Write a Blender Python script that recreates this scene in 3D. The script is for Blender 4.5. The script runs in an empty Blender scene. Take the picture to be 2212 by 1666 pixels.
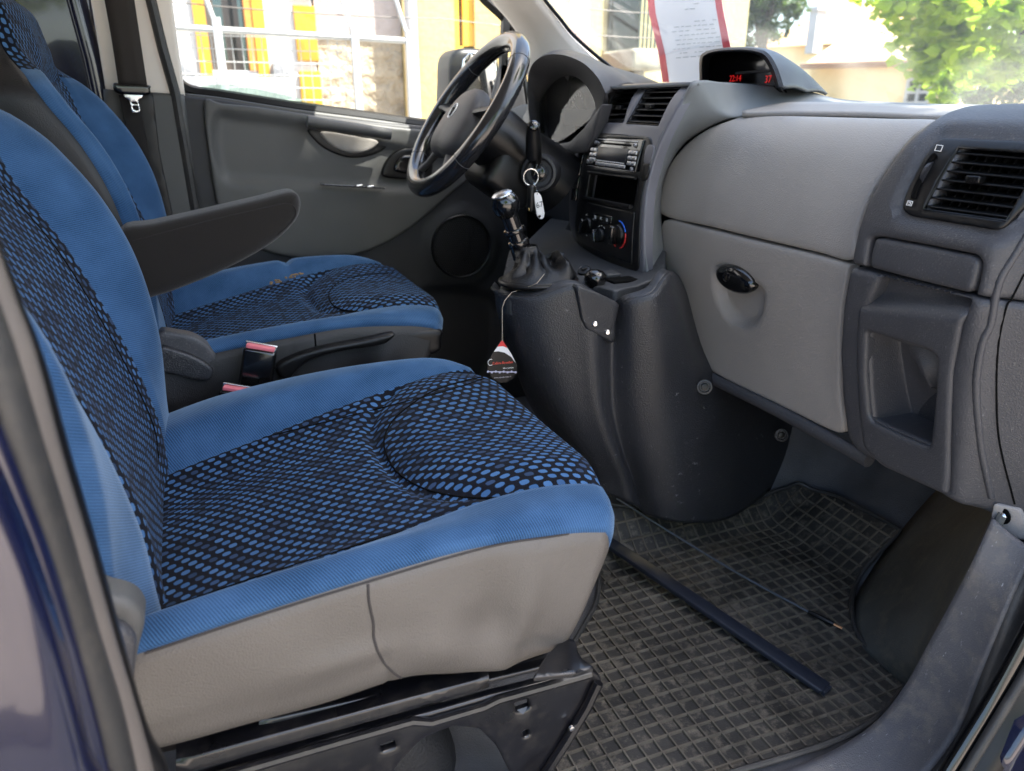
import bpy, bmesh, math, random
import numpy as np
from mathutils import Vector, Matrix
from mathutils.geometry import delaunay_2d_cdt
random.seed(7)
S = bpy.context.scene
COL = S.collection
rad = math.radians

# ------------------------------------------------------------ camera
PITCH, YAW, CAMZ, FPX = rad(20.5), rad(22.8), .82, 1598.5
cd = bpy.data.cameras.new('camera'); cam = bpy.data.objects.new('camera', cd); COL.objects.link(cam)
cam.location = (0, 0, CAMZ); cam.rotation_euler = (rad(90) - PITCH, 0, -YAW)
cd.sensor_width = 36; cd.lens = FPX / 2212 * 36; cd.clip_start = .02; cd.clip_end = 2000
cd.dof.use_dof = True; cd.dof.focus_distance = 1.05; cd.dof.aperture_fstop = 6
S.camera = cam
# ------------------------------------------------------------ sky, sun, exposure
SUN_EL, SUN_AZ = rad(60), rad(-38)          # azimuth of the sun in plan, from +X towards +Y
w = bpy.data.worlds.new('World'); S.world = w; w.use_nodes = True
wn = w.node_tree; wn.nodes.clear()
sk = wn.nodes.new('ShaderNodeTexSky'); sk.sky_type = 'NISHITA'; sk.sun_disc = False
sk.sun_elevation = SUN_EL; sk.sun_rotation = rad(90) - SUN_AZ
sk.air_density = 1.0; sk.dust_density = 2.5; sk.ozone_density = 1.0
bg = wn.nodes.new('ShaderNodeBackground'); bg.inputs[1].default_value = .15
wo = wn.nodes.new('ShaderNodeOutputWorld')
wn.links.new(sk.outputs[0], bg.inputs[0]); wn.links.new(bg.outputs[0], wo.inputs[0])
sd = bpy.data.lights.new('sun', 'SUN'); sd.energy = 5; sd.angle = rad(.5); sd.color = (1, .95, .88)
sun = bpy.data.objects.new('sun', sd); COL.objects.link(sun)
sv = Vector((math.cos(SUN_EL) * math.cos(SUN_AZ), math.cos(SUN_EL) * math.sin(SUN_AZ), math.sin(SUN_EL)))
sun.rotation_euler = sv.to_track_quat('Z', 'Y').to_euler()
S.view_settings.view_transform = 'Standard'; S.view_settings.look = 'None'
S.view_settings.gamma = 1; S.view_settings.use_curve_mapping = False
S.view_settings.exposure = 2.1
S.cycles.max_bounces = 10; S.cycles.diffuse_bounces = 6; S.cycles.transparent_max_bounces = 16
S.cycles.sample_clamp_indirect = 8

# ------------------------------------------------------------ geometry helpers
def ray(px, py):
    u = (px - 1106) / FPX; v = (py - 833) / FPX
    f = math.cos(PITCH) - v * math.sin(PITCH); d = math.sin(PITCH) + v * math.cos(PITCH)
    return Vector((math.sin(YAW) * f + math.cos(YAW) * u, math.cos(YAW) * f - math.sin(YAW) * u, -d))
ORG = Vector((0, 0, CAMZ))
def PX(a, b, x): r = ray(a, b); return ORG + r * (x / r.x)
def PY(a, b, y): r = ray(a, b); return ORG + r * (y / r.y)
def PZ(a, b, z): r = ray(a, b); return ORG + r * ((z - CAMZ) / r.z)
def PF(a, b, f, ax, lo=.3, hi=3.0):
    """ray meets the surface  coord[ax] = f(other two)"""
    r = ray(a, b); o = [i for i in range(3) if i != ax]
    def g(t):
        p = ORG + r * t; return p[ax] - f(p[o[0]], p[o[1]])
    ts = np.linspace(lo, hi, 240); p0 = g(ts[0])
    for k in range(1, len(ts)):
        p1 = g(ts[k])
        if p0 * p1 <= 0:
            a0, a1 = ts[k - 1], ts[k]
            for _ in range(30):
                m = (a0 + a1) / 2
                if g(a0) * g(m) <= 0: a1 = m
                else: a0 = m
            return ORG + r * a0
        p0 = p1
    return ORG + r * ts[-1]
def drop(p, ax): return tuple(p[i] for i in range(3) if i != ax)
def lerp(a, b, t): return a + (b - a) * t
def sm(t): t = min(1, max(0, t)); return t * t * (3 - 2 * t)
def interp(x, xs, ys): return float(np.interp(x, xs, ys))
def spl(xs, ys):
    """smooth 1-d interpolation (monotone-ish hermite)"""
    xs = list(xs); ys = list(ys); n = len(xs)
    m = [0] * n
    for i in range(n):
        if i == 0: m[i] = (ys[1] - ys[0]) / (xs[1] - xs[0])
        elif i == n - 1: m[i] = (ys[-1] - ys[-2]) / (xs[-1] - xs[-2])
        else: m[i] = (ys[i + 1] - ys[i - 1]) / (xs[i + 1] - xs[i - 1])
    def f(x):
        if x <= xs[0]: return ys[0] + m[0] * (x - xs[0])
        if x >= xs[-1]: return ys[-1] + m[-1] * (x - xs[-1])
        i = max(k for k in range(n - 1) if xs[k] <= x); h = xs[i + 1] - xs[i]; t = (x - xs[i]) / h
        return ((2*t**3 - 3*t*t + 1) * ys[i] + (t**3 - 2*t*t + t) * h * m[i] + (-2*t**3 + 3*t*t) * ys[i + 1] + (t**3 - t*t) * h * m[i + 1])
    return f
def cr(pts, n=6, closed=False):
    """Catmull-Rom through points (any dimension)"""
    P = [np.array(tuple(p), float) for p in pts]; N = len(P); out = []
    segs = N if closed else N - 1
    for i in range(segs):
        if closed: a, b, c, d = P[(i - 1) % N], P[i], P[(i + 1) % N], P[(i + 2) % N]
        else:
            b, c = P[i], P[i + 1]; a = P[i - 1] if i > 0 else 2 * b - c; d = P[i + 2] if i + 2 < N else 2 * c - b
        for k in range(n):
            t = k / n
            out.append(.5 * ((2*b) + (-a + c) * t + (2*a - 5*b + 4*c - d) * t*t + (-a + 3*b - 3*c + d) * t**3))
    if not closed: out.append(P[-1])
    return out
def rcorner(pts, r, n=5):
    """polygon with rounded corners; r a number or a list"""
    P = [np.array(p, float) for p in pts]; N = len(P); out = []
    for i in range(N):
        a, b, c = P[i - 1], P[i], P[(i + 1) % N]; rr = r[i] if isinstance(r, (list, tuple)) else r
        u = a - b; v = c - b; lu = np.linalg.norm(u); lv = np.linalg.norm(v); rr = min(rr, lu * .49, lv * .49)
        if rr < 1e-5: out.append(b); continue
        p = b + u / lu * rr; q = b + v / lv * rr
        for k in range(n + 1):
            t = k / n; out.append((1-t)**2 * p + 2*t*(1-t) * b + t*t * q)
    return out

def link(o, par=None):
    COL.objects.link(o)
    if par is not None: o.parent = par
    return o
def gloc(o):
    v = Vector((0, 0, 0))
    while o is not None: v = v + o.location; o = o.parent
    return v
def mk(name, V, Fc, m, par=None, smooth=True, uv=None, mats=None, fm=None, ang=40):
    me = bpy.data.meshes.new(name)
    off = gloc(par) if par is not None else Vector((0, 0, 0))
    me.from_pydata([tuple(Vector(tuple(v)) - off) for v in V], [], [tuple(f) for f in Fc])
    for q in (mats or [m]): me.materials.append(q)
    if fm is not None: me.polygons.foreach_set('material_index', fm)
    if uv is not None:
        ul = me.uv_layers.new(name='UVMap')
        for lp in me.loops: ul.data[lp.index].uv = uv[lp.vertex_index]
    me.update()
    if smooth:
        me.polygons.foreach_set('use_smooth', [True] * len(me.polygons))
        if ang: me.set_sharp_from_angle(angle=rad(ang))
    o = bpy.data.objects.new(name, me); return link(o, par)
def thing(name, label, cat, loc=(0, 0, 0), group=None):
    o = bpy.data.objects.new(name, None); COL.objects.link(o); o.location = loc; o.empty_display_size = .05
    o['label'] = label; o['category'] = cat
    if group: o['group'] = group
    return o
def tag(o, label, cat, group=None):
    o['label'] = label; o['category'] = cat
    if group: o['group'] = group
    return o

class MB:
    """collects pieces of one mesh"""
    def __init__(s): s.V = []; s.F = []
    def add(s, V, F):
        k = len(s.V); s.V += [Vector(tuple(v)) for v in V]; s.F += [tuple(i + k for i in f) for f in F]; return s
    def box(s, c, d, rot=None, bev=0.0):
        bm = bmesh.new(); bmesh.ops.create_cube(bm, size=1)
        for v in bm.verts: v.co = Vector((v.co.x * d[0], v.co.y * d[1], v.co.z * d[2]))
        if bev: bmesh.ops.bevel(bm, geom=bm.edges[:], offset=min(bev, min(d) * .45), segments=3, profile=.5, affect='EDGES')
        R = rot.to_matrix() if rot is not None and not isinstance(rot, Matrix) else rot
        c = Vector(c)
        V = [(R @ v.co if R is not None else v.co) + c for v in bm.verts]; bm.verts.index_update()
        F = [[v.index for v in f.verts] for f in bm.faces]; bm.free(); return s.add(V, F)
    def tube(s, path, r, n=10, cap=True, closed=False, flat=1.0):
        P = [Vector(tuple(p)) for p in path]; N = len(P); V = []; F = []
        up = Vector((0, 0, 1)); prev = None
        for i, p in enumerate(P):
            if closed: t = P[(i + 1) % N] - P[i - 1]
            else: t = P[min(i + 1, N - 1)] - P[max(i - 1, 0)]
            t.normalize()
            if prev is None:
                a = t.cross(up) if abs(t.z) < .95 else t.cross(Vector((1, 0, 0)))
            else: a = prev - t * prev.dot(t)
            a.normalize(); prev = a; b = t.cross(a)
            rr = r[i] if isinstance(r, (list, tuple)) else r
            for k in range(n):
                an = 2 * math.pi * k / n; V.append(p + a * math.cos(an) * rr + b * math.sin(an) * rr * flat)
        M = N if closed else N - 1
        for i in range(M):
            for k in range(n):
                j = (i + 1) % N; F.append((i*n + k, i*n + (k+1) % n, j*n + (k+1) % n, j*n + k))
        if cap and not closed: F.append(tuple(range(n))[::-1]); F.append(tuple((N-1)*n + k for k in range(n)))
        return s.add(V, F)
    def lathe(s, c, axis, prof, n=32, sq=(1, 1), up=None):
        """prof: (distance along axis, radius)"""
        A = Vector(axis).normalized(); c = Vector(c)
        U = Vector(up) if up is not None else (Vector((0, 0, 1)) if abs(A.z) < .9 else Vector((1, 0, 0)))
        U = (U - A * U.dot(A)).normalized(); W = A.cross(U); V = []; F = []
        for h, r in prof:
            for k in range(n):
                an = 2 * math.pi * k / n; V.append(c + A * h + U * math.cos(an) * r * sq[0] + W * math.sin(an) * r * sq[1])
        for i in range(len(prof) - 1):
            for k in range(n): F.append((i*n + k, i*n + (k+1) % n, (i+1)*n + (k+1) % n, (i+1)*n + k))
        F.append(tuple(range(n))[::-1]); F.append(tuple((len(prof)-1)*n + k for k in range(n)))
        return s.add(V, F)
    def build(s, name, m, par=None, smooth=True, ang=40):
        o = mk(name, s.V, s.F, m, par, smooth, ang=ang)
        bm = bmesh.new(); bm.from_mesh(o.data); bmesh.ops.recalc_face_normals(bm, faces=bm.faces[:]); bm.to_mesh(o.data); bm.free()
        return o

def grid(name, rows, m, par=None, closed=False, uvs=1.0, thick=0, ang=40, mats=None, colmat=None):
    """rows of points -> surface, UV in metres along both directions; thick gives it a back"""
    R = len(rows); C = len(rows[0]); V = [Vector(tuple(p)) for r in rows for p in r]; F = []; fm = []
    for i in range(R - 1):
        for j in range(C - (0 if closed else 1)):
            F.append((i*C + j, i*C + (j+1) % C, (i+1)*C + (j+1) % C, (i+1)*C + j)); fm.append(colmat[j] if colmat else 0)
    mid = R // 2; us = [0]
    for j in range(1, C): us.append(us[-1] + (V[mid*C + j] - V[mid*C + j - 1]).length)
    vs = [0]; mc = C // 2
    for i in range(1, R): vs.append(vs[-1] + (V[i*C + mc] - V[(i-1)*C + mc]).length)
    uv = [(us[j] * uvs, vs[i] * uvs) for i in range(R) for j in range(C)]
    o = mk(name, V, F, m, par, uv=uv, mats=mats, fm=fm if colmat else None, ang=ang)
    if thick:
        md = o.modifiers.new('thickness', 'SOLIDIFY'); md.thickness = thick; md.offset = -1 if thick > 0 else 1; md.thickness = abs(thick)
    return o

def inside(P, poly):
    x, y = P[:, 0], P[:, 1]; c = np.zeros(len(P), bool); n = len(poly); j = n - 1
    for i in range(n):
        xi, yi = poly[i]; xj, yj = poly[j]
        if yi != yj:
            c ^= ((yi > y) != (yj > y)) & (x < (xj - xi) * (y - yi) / (yj - yi) + xi)
        j = i
    return c
def edist(P, loops):
    d = np.full(len(P), 1e9)
    for L in loops:
        A = np.array(L); B = np.roll(A, -1, 0)
        for a, b in zip(A, B):
            ab = b - a; l2 = max(ab @ ab, 1e-12); t = np.clip(((P - a) @ ab) / l2, 0, 1)
            d = np.minimum(d, np.linalg.norm(P - (a + t[:, None] * ab), axis=1))
    return d
def resamp(L, step):
    out = []; L = [np.array(p, float) for p in L]
    for i in range(len(L)):
        a, b = L[i], L[(i + 1) % len(L)]; l = np.linalg.norm(b - a)
        if l < 1e-6: continue
        n = max(1, int(round(l / step)))
        for k in range(n): out.append(a + (b - a) * k / n)
    return out
def panel(name, out, ax, f, m, par=None, s=-1, res=.01, bev=.004, th=.012, holes=(), disp=None, uvrot=0, back=True, ang=50, off=0.0, hb=None):
    """solid plate following coord[ax] = f(a,b); outline 2-D in the other two axes; s = which way its front looks"""
    if not callable(f): c0 = f; f = lambda a, b: c0
    loops = [resamp(out, res * .8)] + [resamp(h, res * .8) for h in holes]
    rings = [0.0] + ([bev * .12, bev * .4, bev] if bev > 0 else [])
    pts = []; edges = []
    for L in loops:
        k = len(pts); n = len(L); pts += L; edges += [(k + i, k + (i + 1) % n) for i in range(n)]
    nb = len(pts)
    extra = []
    for L in loops:
        A = np.array(L); T = np.roll(A, -1, 0) - np.roll(A, 1, 0); T /= np.maximum(np.linalg.norm(T, axis=1), 1e-9)[:, None]
        N = np.stack([-T[:, 1], T[:, 0]], 1)
        for r in rings[1:]:
            for sg in (1, -1): extra.append((A + N * sg * r, r))
    lo = np.min(loops[0], 0); hi = np.max(loops[0], 0)
    gx = np.arange(lo[0] + res * .5, hi[0], res); gy = np.arange(lo[1] + res * .5, hi[1], res)
    G = np.array([(a + (res * .5 if j % 2 else 0), b) for j, b in enumerate(gy) for a in gx]) if len(gx) and len(gy) else np.zeros((0, 2))
    def ok(P):
        c = inside(P, loops[0])
        for h in loops[1:]: c &= ~inside(P, h)
        return c
    add = []
    for E, r in extra:
        q = ok(E); d = edist(E, loops); add.append(E[q & (d > r * .85)])
    if len(G):
        q = ok(G); d = edist(G, loops); add.append(G[q & (d > max(res * .35, bev * 1.25))])
    I = np.concatenate(add) if add else np.zeros((0, 2))
    allp = [Vector((p[0], p[1])) for p in pts] + [Vector((p[0], p[1])) for p in I]
    vv, ee, ff, ov, oe, of = delaunay_2d_cdt(allp, edges, [], 0, 1e-6)
    P2 = np.array([(v.x, v.y) for v in vv]); D = edist(P2, loops)
    cen = np.array([P2[list(t)].mean(0) for t in ff]); keep = ok(cen)
    F = [tuple(t) for t, k in zip(ff, keep) if k]
    o3 = [i for i in range(3) if i != ax]
    def P3(a, b, c):
        v = [0, 0, 0]; v[o3[0]] = a; v[o3[1]] = b; v[ax] = c; return Vector(v)
    V = []
    for (a, b), d in zip(P2, D):
        e = max(0, bev - d); c = f(a, b) + s * off - s * (bev - math.sqrt(max(0, bev * bev - e * e)) if bev else 0)
        if disp: c += s * disp(a, b)
        V.append(P3(a, b, c))
    nV = len(V)
    # orientation
    def nrm(t): return (V[t[1]] - V[t[0]]).cross(V[t[2]] - V[t[0]])[ax]
    F = [t if nrm(t) * s > 0 else t[::-1] for t in F]
    uv = [(a, b) for a, b in P2]
    FF = list(F)
    if back:
        V += [P3(a, b, f(a, b) + s * off - s * (th + bev)) for a, b in P2]; uv += uv
        FF += [tuple(i + nV for i in t[::-1]) for t in F]
        cnt = {}
        for t in F:
            for k in range(3):
                e = (t[k], t[(k + 1) % 3]); cnt[e] = 1
        for (i, j) in list(cnt):
            if (j, i) not in cnt: FF.append((j, i, i + nV, j + nV))
    if uvrot:
        c_, s_ = math.cos(uvrot), math.sin(uvrot); uv = [(u*c_ - v*s_, u*s_ + v*c_) for u, v in uv]
    return mk(name, V, FF, m, par, uv=uv, ang=ang)
def pix(pts, ax, f):
    """picture outline -> 2-D outline on a surface"""
    if callable(f): return [drop(PF(a, b, f, ax), ax) for a, b in pts]
    g = (PX, PY, PZ)[ax]; return [drop(g(a, b, f), ax) for a, b in pts]
from mathutils.bvhtree import BVHTree
def hits(o, pts, off=0.0):
    """points where view lines meet an object's surface (for seams and small fittings)"""
    me = o.data; g = gloc(o); T_ = BVHTree.FromPolygons([v.co + g for v in me.vertices], [tuple(p.vertices) for p in me.polygons]); out = []
    for a, b in pts:
        r = ray(a, b).normalized(); h = T_.ray_cast(ORG, r)
        if h[0] is not None: out.append(h[0] - r * off)
    return out
def text(name, body, size, loc, rot, m, par=None, ext=.0004, align='CENTER', sx=1.0):
    c = bpy.data.curves.new(name, 'FONT'); c.body = body; c.size = size; c.extrude = ext; c.align_x = align; c.align_y = 'CENTER'
    t = bpy.data.objects.new('tmp', c); COL.objects.link(t); bpy.context.view_layer.update()
    me = bpy.data.meshes.new_from_object(t); bpy.data.objects.remove(t)
    R = rot if isinstance(rot, Matrix) else rot.to_matrix()
    off = gloc(par) if par is not None else Vector((0, 0, 0))
    for v in me.vertices: v.co = R @ Vector((v.co.x * sx, v.co.y, v.co.z)) + Vector(loc) - off
    me.materials.clear(); me.materials.append(m); me.name = name
    o = bpy.data.objects.new(name, me); return link(o, par)
def frame(xd, yd):
    x = Vector(xd).normalized(); y = Vector(yd); y = (y - x * y.dot(x)).normalized(); z = x.cross(y)
    return Matrix((x, y, z)).transposed()

# ------------------------------------------------------------ materials
def newmat(name):
    m = bpy.data.materials.new(name); m.use_nodes = True; n = m.node_tree; b = n.nodes['Principled BSDF']; return m, n, b
def nd(n, t, **k):
    o = n.nodes.new(t)
    for a, v in k.items():
        if a.startswith('i_'): o.inputs[int(a[2:])].default_value = v
        else: setattr(o, a, v)
    return o
def math_(n, op, a, b=None, c=None):
    o = n.nodes.new('ShaderNodeMath'); o.operation = op
    for i, v in enumerate((a, b, c)):
        if v is None: continue
        if isinstance(v, (int, float)): o.inputs[i].default_value = v
        else: n.links.new(v, o.inputs[i])
    return o.outputs[0]
def ramp(n, src, stops):
    r = n.nodes.new('ShaderNodeValToRGB'); e = r.color_ramp.elements
    while len(e) < len(stops): e.new(.5)
    for q, (p, c) in zip(e, stops): q.position = p; q.color = (*c, 1) if len(c) == 3 else c
    n.links.new(src, r.inputs[0]); return r.outputs[0]
def mixc(n, fac, a, b):
    o = n.nodes.new('ShaderNodeMix'); o.data_type = 'RGBA'
    for s, v in ((0, fac), (6, a), (7, b)):
        if isinstance(v, (int, float)): o.inputs[s].default_value = v
        elif isinstance(v, tuple): o.inputs[s].default_value = (*v, 1)
        else: n.links.new(v, o.inputs[s])
    return o.outputs[2]
def plastic(name, col, rough=.5, grain=900, gb=.25, var=.12, dirt=0.0, dirtcol=(.25, .21, .16), scratch=0.0, coat=0, spec=.5):
    m, n, b = newmat(name); tc = nd(n, 'ShaderNodeTexCoord'); ob = tc.outputs['Object']
    ns = nd(n, 'ShaderNodeTexNoise'); n.links.new(ob, ns.inputs[0]); ns.inputs['Scale'].default_value = 9; ns.inputs['Detail'].default_value = 6
    c1 = tuple(c * (1 - var) for c in col); c2 = tuple(min(1, c * (1 + var)) for c in col)
    cc = ramp(n, ns.outputs[0], [(.3, c1), (.7, c2)])
    if dirt:
        n2 = nd(n, 'ShaderNodeTexNoise'); n.links.new(ob, n2.inputs[0]); n2.inputs['Scale'].default_value = 26; n2.inputs['Detail'].default_value = 9; n2.inputs['Roughness'].default_value = .7
        k = ramp(n, n2.outputs[0], [(.5, (0, 0, 0)), (.72, (dirt,) * 3)]); cc = mixc(n, k, cc, dirtcol)
    if scratch:
        mp = nd(n, 'ShaderNodeMapping'); n.links.new(ob, mp.inputs[0]); mp.inputs['Scale'].default_value = (6, 45, 14); mp.inputs['Rotation'].default_value = (.4, .7, .5)
        n3 = nd(n, 'ShaderNodeTexNoise'); n.links.new(mp.outputs[0], n3.inputs[0]); n3.inputs['Scale'].default_value = 5; n3.inputs['Detail'].default_value = 10; n3.inputs['Roughness'].default_value = .75
        k = ramp(n, n3.outputs[0], [(.63, (0, 0, 0)), (.70, (scratch,) * 3)]); cc = mixc(n, k, cc, (.5, .5, .52))
    if scratch:                                            # settled dust: fine pale specks, thicker in patches
        n4 = nd(n, 'ShaderNodeTexNoise'); n.links.new(ob, n4.inputs[0]); n4.inputs['Scale'].default_value = 420; n4.inputs['Detail'].default_value = 2
        n5 = nd(n, 'ShaderNodeTexNoise'); n.links.new(ob, n5.inputs[0]); n5.inputs['Scale'].default_value = 7; n5.inputs['Detail'].default_value = 5
        k4 = ramp(n, math_(n, 'ADD', n4.outputs[0], math_(n, 'MULTIPLY', n5.outputs[0], .35)), [(.80, (0, 0, 0)), (.93, (.20,) * 3)]); cc = mixc(n, k4, cc, (.30, .28, .25))
    n.links.new(cc, b.inputs['Base Color'])
    rr = nd(n, 'ShaderNodeMapRange'); n.links.new(ns.outputs[0], rr.inputs[0]); rr.inputs[3].default_value = rough - .07; rr.inputs[4].default_value = rough + .09
    n.links.new(rr.outputs[0], b.inputs['Roughness'])
    b.inputs['Specular IOR Level'].default_value = spec
    if coat: b.inputs['Coat Weight'].default_value = coat; b.inputs['Coat Roughness'].default_value = .08
    if gb:
        v = nd(n, 'ShaderNodeTexVoronoi'); n.links.new(ob, v.inputs[0]); v.inputs['Scale'].default_value = grain
        bp = nd(n, 'ShaderNodeBump'); bp.inputs['Strength'].default_value = gb; bp.inputs['Distance'].default_value = .0006
        n.links.new(v.outputs['Distance'], bp.inputs['Height']); n.links.new(bp.outputs[0], b.inputs['Normal'])
    return m
def simple(name, col, rough=.5, metal=0, emit=0, coat=0):
    m, n, b = newmat(name); b.inputs['Base Color'].default_value = (*col, 1); b.inputs['Roughness'].default_value = rough; b.inputs['Metallic'].default_value = metal
    tc = nd(n, 'ShaderNodeTexCoord'); ns = nd(n, 'ShaderNodeTexNoise'); n.links.new(tc.outputs['Object'], ns.inputs[0]); ns.inputs['Scale'].default_value = 30; ns.inputs['Detail'].default_value = 5
    rr = nd(n, 'ShaderNodeMapRange'); n.links.new(ns.outputs[0], rr.inputs[0]); rr.inputs[3].default_value = max(.02, rough * .75); rr.inputs[4].default_value = rough * 1.25; n.links.new(rr.outputs[0], b.inputs['Roughness'])
    if emit: b.inputs['Emission Color'].default_value = (*col, 1); b.inputs['Emission Strength'].default_value = emit
    if coat: b.inputs['Coat Weight'].default_value = coat; b.inputs['Coat Roughness'].default_value = .05
    return m
def fabric_plain(name, col, col2, freq=700):
    m, n, b = newmat(name); uv = nd(n, 'ShaderNodeTexCoord').outputs['UV']
    sp = nd(n, 'ShaderNodeSeparateXYZ'); n.links.new(uv, sp.inputs[0]); U, V = sp.outputs[0], sp.outputs[1]
    d = math_(n, 'SINE', math_(n, 'MULTIPLY', math_(n, 'ADD', U, math_(n, 'MULTIPLY', V, .55)), freq * 3.0))
    ns = nd(n, 'ShaderNodeTexNoise'); n.links.new(uv, ns.inputs[0]); ns.inputs['Scale'].default_value = 900; ns.inputs['Detail'].default_value = 3
    n2 = nd(n, 'ShaderNodeTexNoise'); n.links.new(uv, n2.inputs[0]); n2.inputs['Scale'].default_value = 14; n2.inputs['Detail'].default_value = 5
    h = math_(n, 'ADD', math_(n, 'MULTIPLY', d, .3), ns.outputs[0])
    c = ramp(n, h, [(.1, col2), (.85, col)])
    c = mixc(n, ramp(n, n2.outputs[0], [(.40, (0, 0, 0)), (.72, (.28, .28, .28))]), c, tuple(min(1, q * 1.7 + .03) for q in col))
    n.links.new(c, b.inputs['Base Color']); b.inputs['Roughness'].default_value = .95; b.inputs['Specular IOR Level'].default_value = .15
    b.inputs['Sheen Weight'].default_value = .35; b.inputs['Sheen Roughness'].default_value = .4; b.inputs['Sheen Tint'].default_value = (.6, .8, 1, 1)
    bp = nd(n, 'ShaderNodeBump'); bp.inputs['Strength'].default_value = .5; bp.inputs['Distance'].default_value = .0006
    n.links.new(h, bp.inputs['Height']); n.links.new(bp.outputs[0], b.inputs['Normal'])
    return m
def fabric_dots(name, pu=.0146, pv=.0096, ru=.325, rv=.345):
    """black cloth woven with staggered blue ovals"""
    m, n, b = newmat(name); uv = nd(n, 'ShaderNodeTexCoord').outputs['UV']
    nz = nd(n, 'ShaderNodeTexNoise'); n.links.new(uv, nz.inputs[0]); nz.inputs['Scale'].default_value = 6; nz.inputs['Detail'].default_value = 2
    sp = nd(n, 'ShaderNodeSeparateXYZ'); n.links.new(uv, sp.inputs[0]); U, V = sp.outputs[0], sp.outputs[1]
    wob = math_(n, 'MULTIPLY', math_(n, 'SUBTRACT', nz.outputs[0], .5), .012)
    U = math_(n, 'ADD', U, wob)
    V = math_(n, 'ADD', V, wob)
    v = math_(n, 'DIVIDE', V, pv); row = math_(n, 'FLOOR', v); fv = math_(n, 'SUBTRACT', math_(n, 'SUBTRACT', v, row), .5)
    u = math_(n, 'ADD', math_(n, 'DIVIDE', U, pu), math_(n, 'MULTIPLY', math_(n, 'MODULO', math_(n, 'ADD', row, 1000), 2.0), .5))
    u = math_(n, 'ADD', u, math_(n, 'MULTIPLY', fv, .18))
    cu = math_(n, 'FLOOR', u); fu = math_(n, 'SUBTRACT', math_(n, 'SUBTRACT', u, cu), .5)
    # threads fray the edge of each oval
    th = math_(n, 'SINE', math_(n, 'MULTIPLY', V, 6200))
    ns = nd(n, 'ShaderNodeTexNoise'); n.links.new(uv, ns.inputs[0]); ns.inputs['Scale'].default_value = 1100; ns.inputs['Detail'].default_value = 2
    a = math_(n, 'POWER', math_(n, 'ABSOLUTE', math_(n, 'DIVIDE', fu, ru)), 2.6); c = math_(n, 'POWER', math_(n, 'ABSOLUTE', math_(n, 'DIVIDE', fv, rv)), 2.6)
    dd = math_(n, 'ADD', math_(n, 'ADD', a, c), math_(n, 'MULTIPLY', math_(n, 'SUBTRACT', ns.outputs[0], .5), .9))
    mask = ramp(n, dd, [(.75, (1, 1, 1)), (.98, (0, 0, 0))])
    cb = nd(n, 'ShaderNodeCombineXYZ'); n.links.new(cu, cb.inputs[0]); n.links.new(row, cb.inputs[1])
    wnz = nd(n, 'ShaderNodeTexWhiteNoise'); wnz.noise_dimensions = '2D'; n.links.new(cb.outputs[0], wnz.inputs[0])
    dot = ramp(n, wnz.outputs[0], [(0, (.022, .040, .075)), (.20, (.035, .062, .12)), (.30, (.045, .115, .245)), (1, (.070, .160, .32))])
    dot = mixc(n, math_(n, 'MULTIPLY', math_(n, 'ADD', th, 1), .14), dot, (.02, .05, .13))
    base = ramp(n, ns.outputs[0], [(.3, (.0025, .003, .005)), (.75, (.009, .011, .018))])
    col = mixc(n, mask, base, dot)
    n.links.new(col, b.inputs['Base Color']); b.inputs['Roughness'].default_value = .95; b.inputs['Specular IOR Level'].default_value = .15
    b.inputs['Sheen Weight'].default_value = .02
    bp = nd(n, 'ShaderNodeBump'); bp.inputs['Strength'].default_value = .5; bp.inputs['Distance'].default_value = .0006
    n.links.new(math_(n, 'ADD', math_(n, 'MULTIPLY', mask, .6), ns.outputs[0]), bp.inputs['Height']); n.links.new(bp.outputs[0], b.inputs['Normal'])
    return m
def glass(name, tint=(1, 1, 1), refl=1.0, haze=0.0, hazecol=(.9, .9, .9)):
    m, n, b = newmat(name); n.nodes.remove(b); out = n.nodes['Material Output']
    tr = nd(n, 'ShaderNodeBsdfTransparent'); tr.inputs[0].default_value = (*tint, 1)
    gl = nd(n, 'ShaderNodeBsdfGlossy'); gl.inputs['Roughness'].default_value = .02
    fr = nd(n, 'ShaderNodeFresnel'); fr.inputs[0].default_value = 1.45
    mx = nd(n, 'ShaderNodeMixShader'); n.links.new(math_(n, 'MULTIPLY', fr.outputs[0], refl), mx.inputs[0]); n.links.new(tr.outputs[0], mx.inputs[1]); n.links.new(gl.outputs[0], mx.inputs[2])
    last = mx.outputs[0]
    if haze:
        df = nd(n, 'ShaderNodeBsdfTranslucent'); df.inputs[0].default_value = (*hazecol, 1)
        tc = nd(n, 'ShaderNodeTexCoord'); ns = nd(n, 'ShaderNodeTexNoise'); n.links.new(tc.outputs['Object'], ns.inputs[0]); ns.inputs['Scale'].default_value = 5; ns.inputs['Detail'].default_value = 9
        k = nd(n, 'ShaderNodeMapRange'); n.links.new(ns.outputs[0], k.inputs[0]); k.inputs[1].default_value = .3; k.inputs[2].default_value = .7; k.inputs[3].default_value = haze * .7; k.inputs[4].default_value = haze * 1.3
        m2 = nd(n, 'ShaderNodeMixShader'); n.links.new(k.outputs[0], m2.inputs[0]); n.links.new(last, m2.inputs[1]); n.links.new(df.outputs[0], m2.inputs[2]); last = m2.outputs[0]
    n.links.new(last, out.inputs[0]); return m

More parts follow.
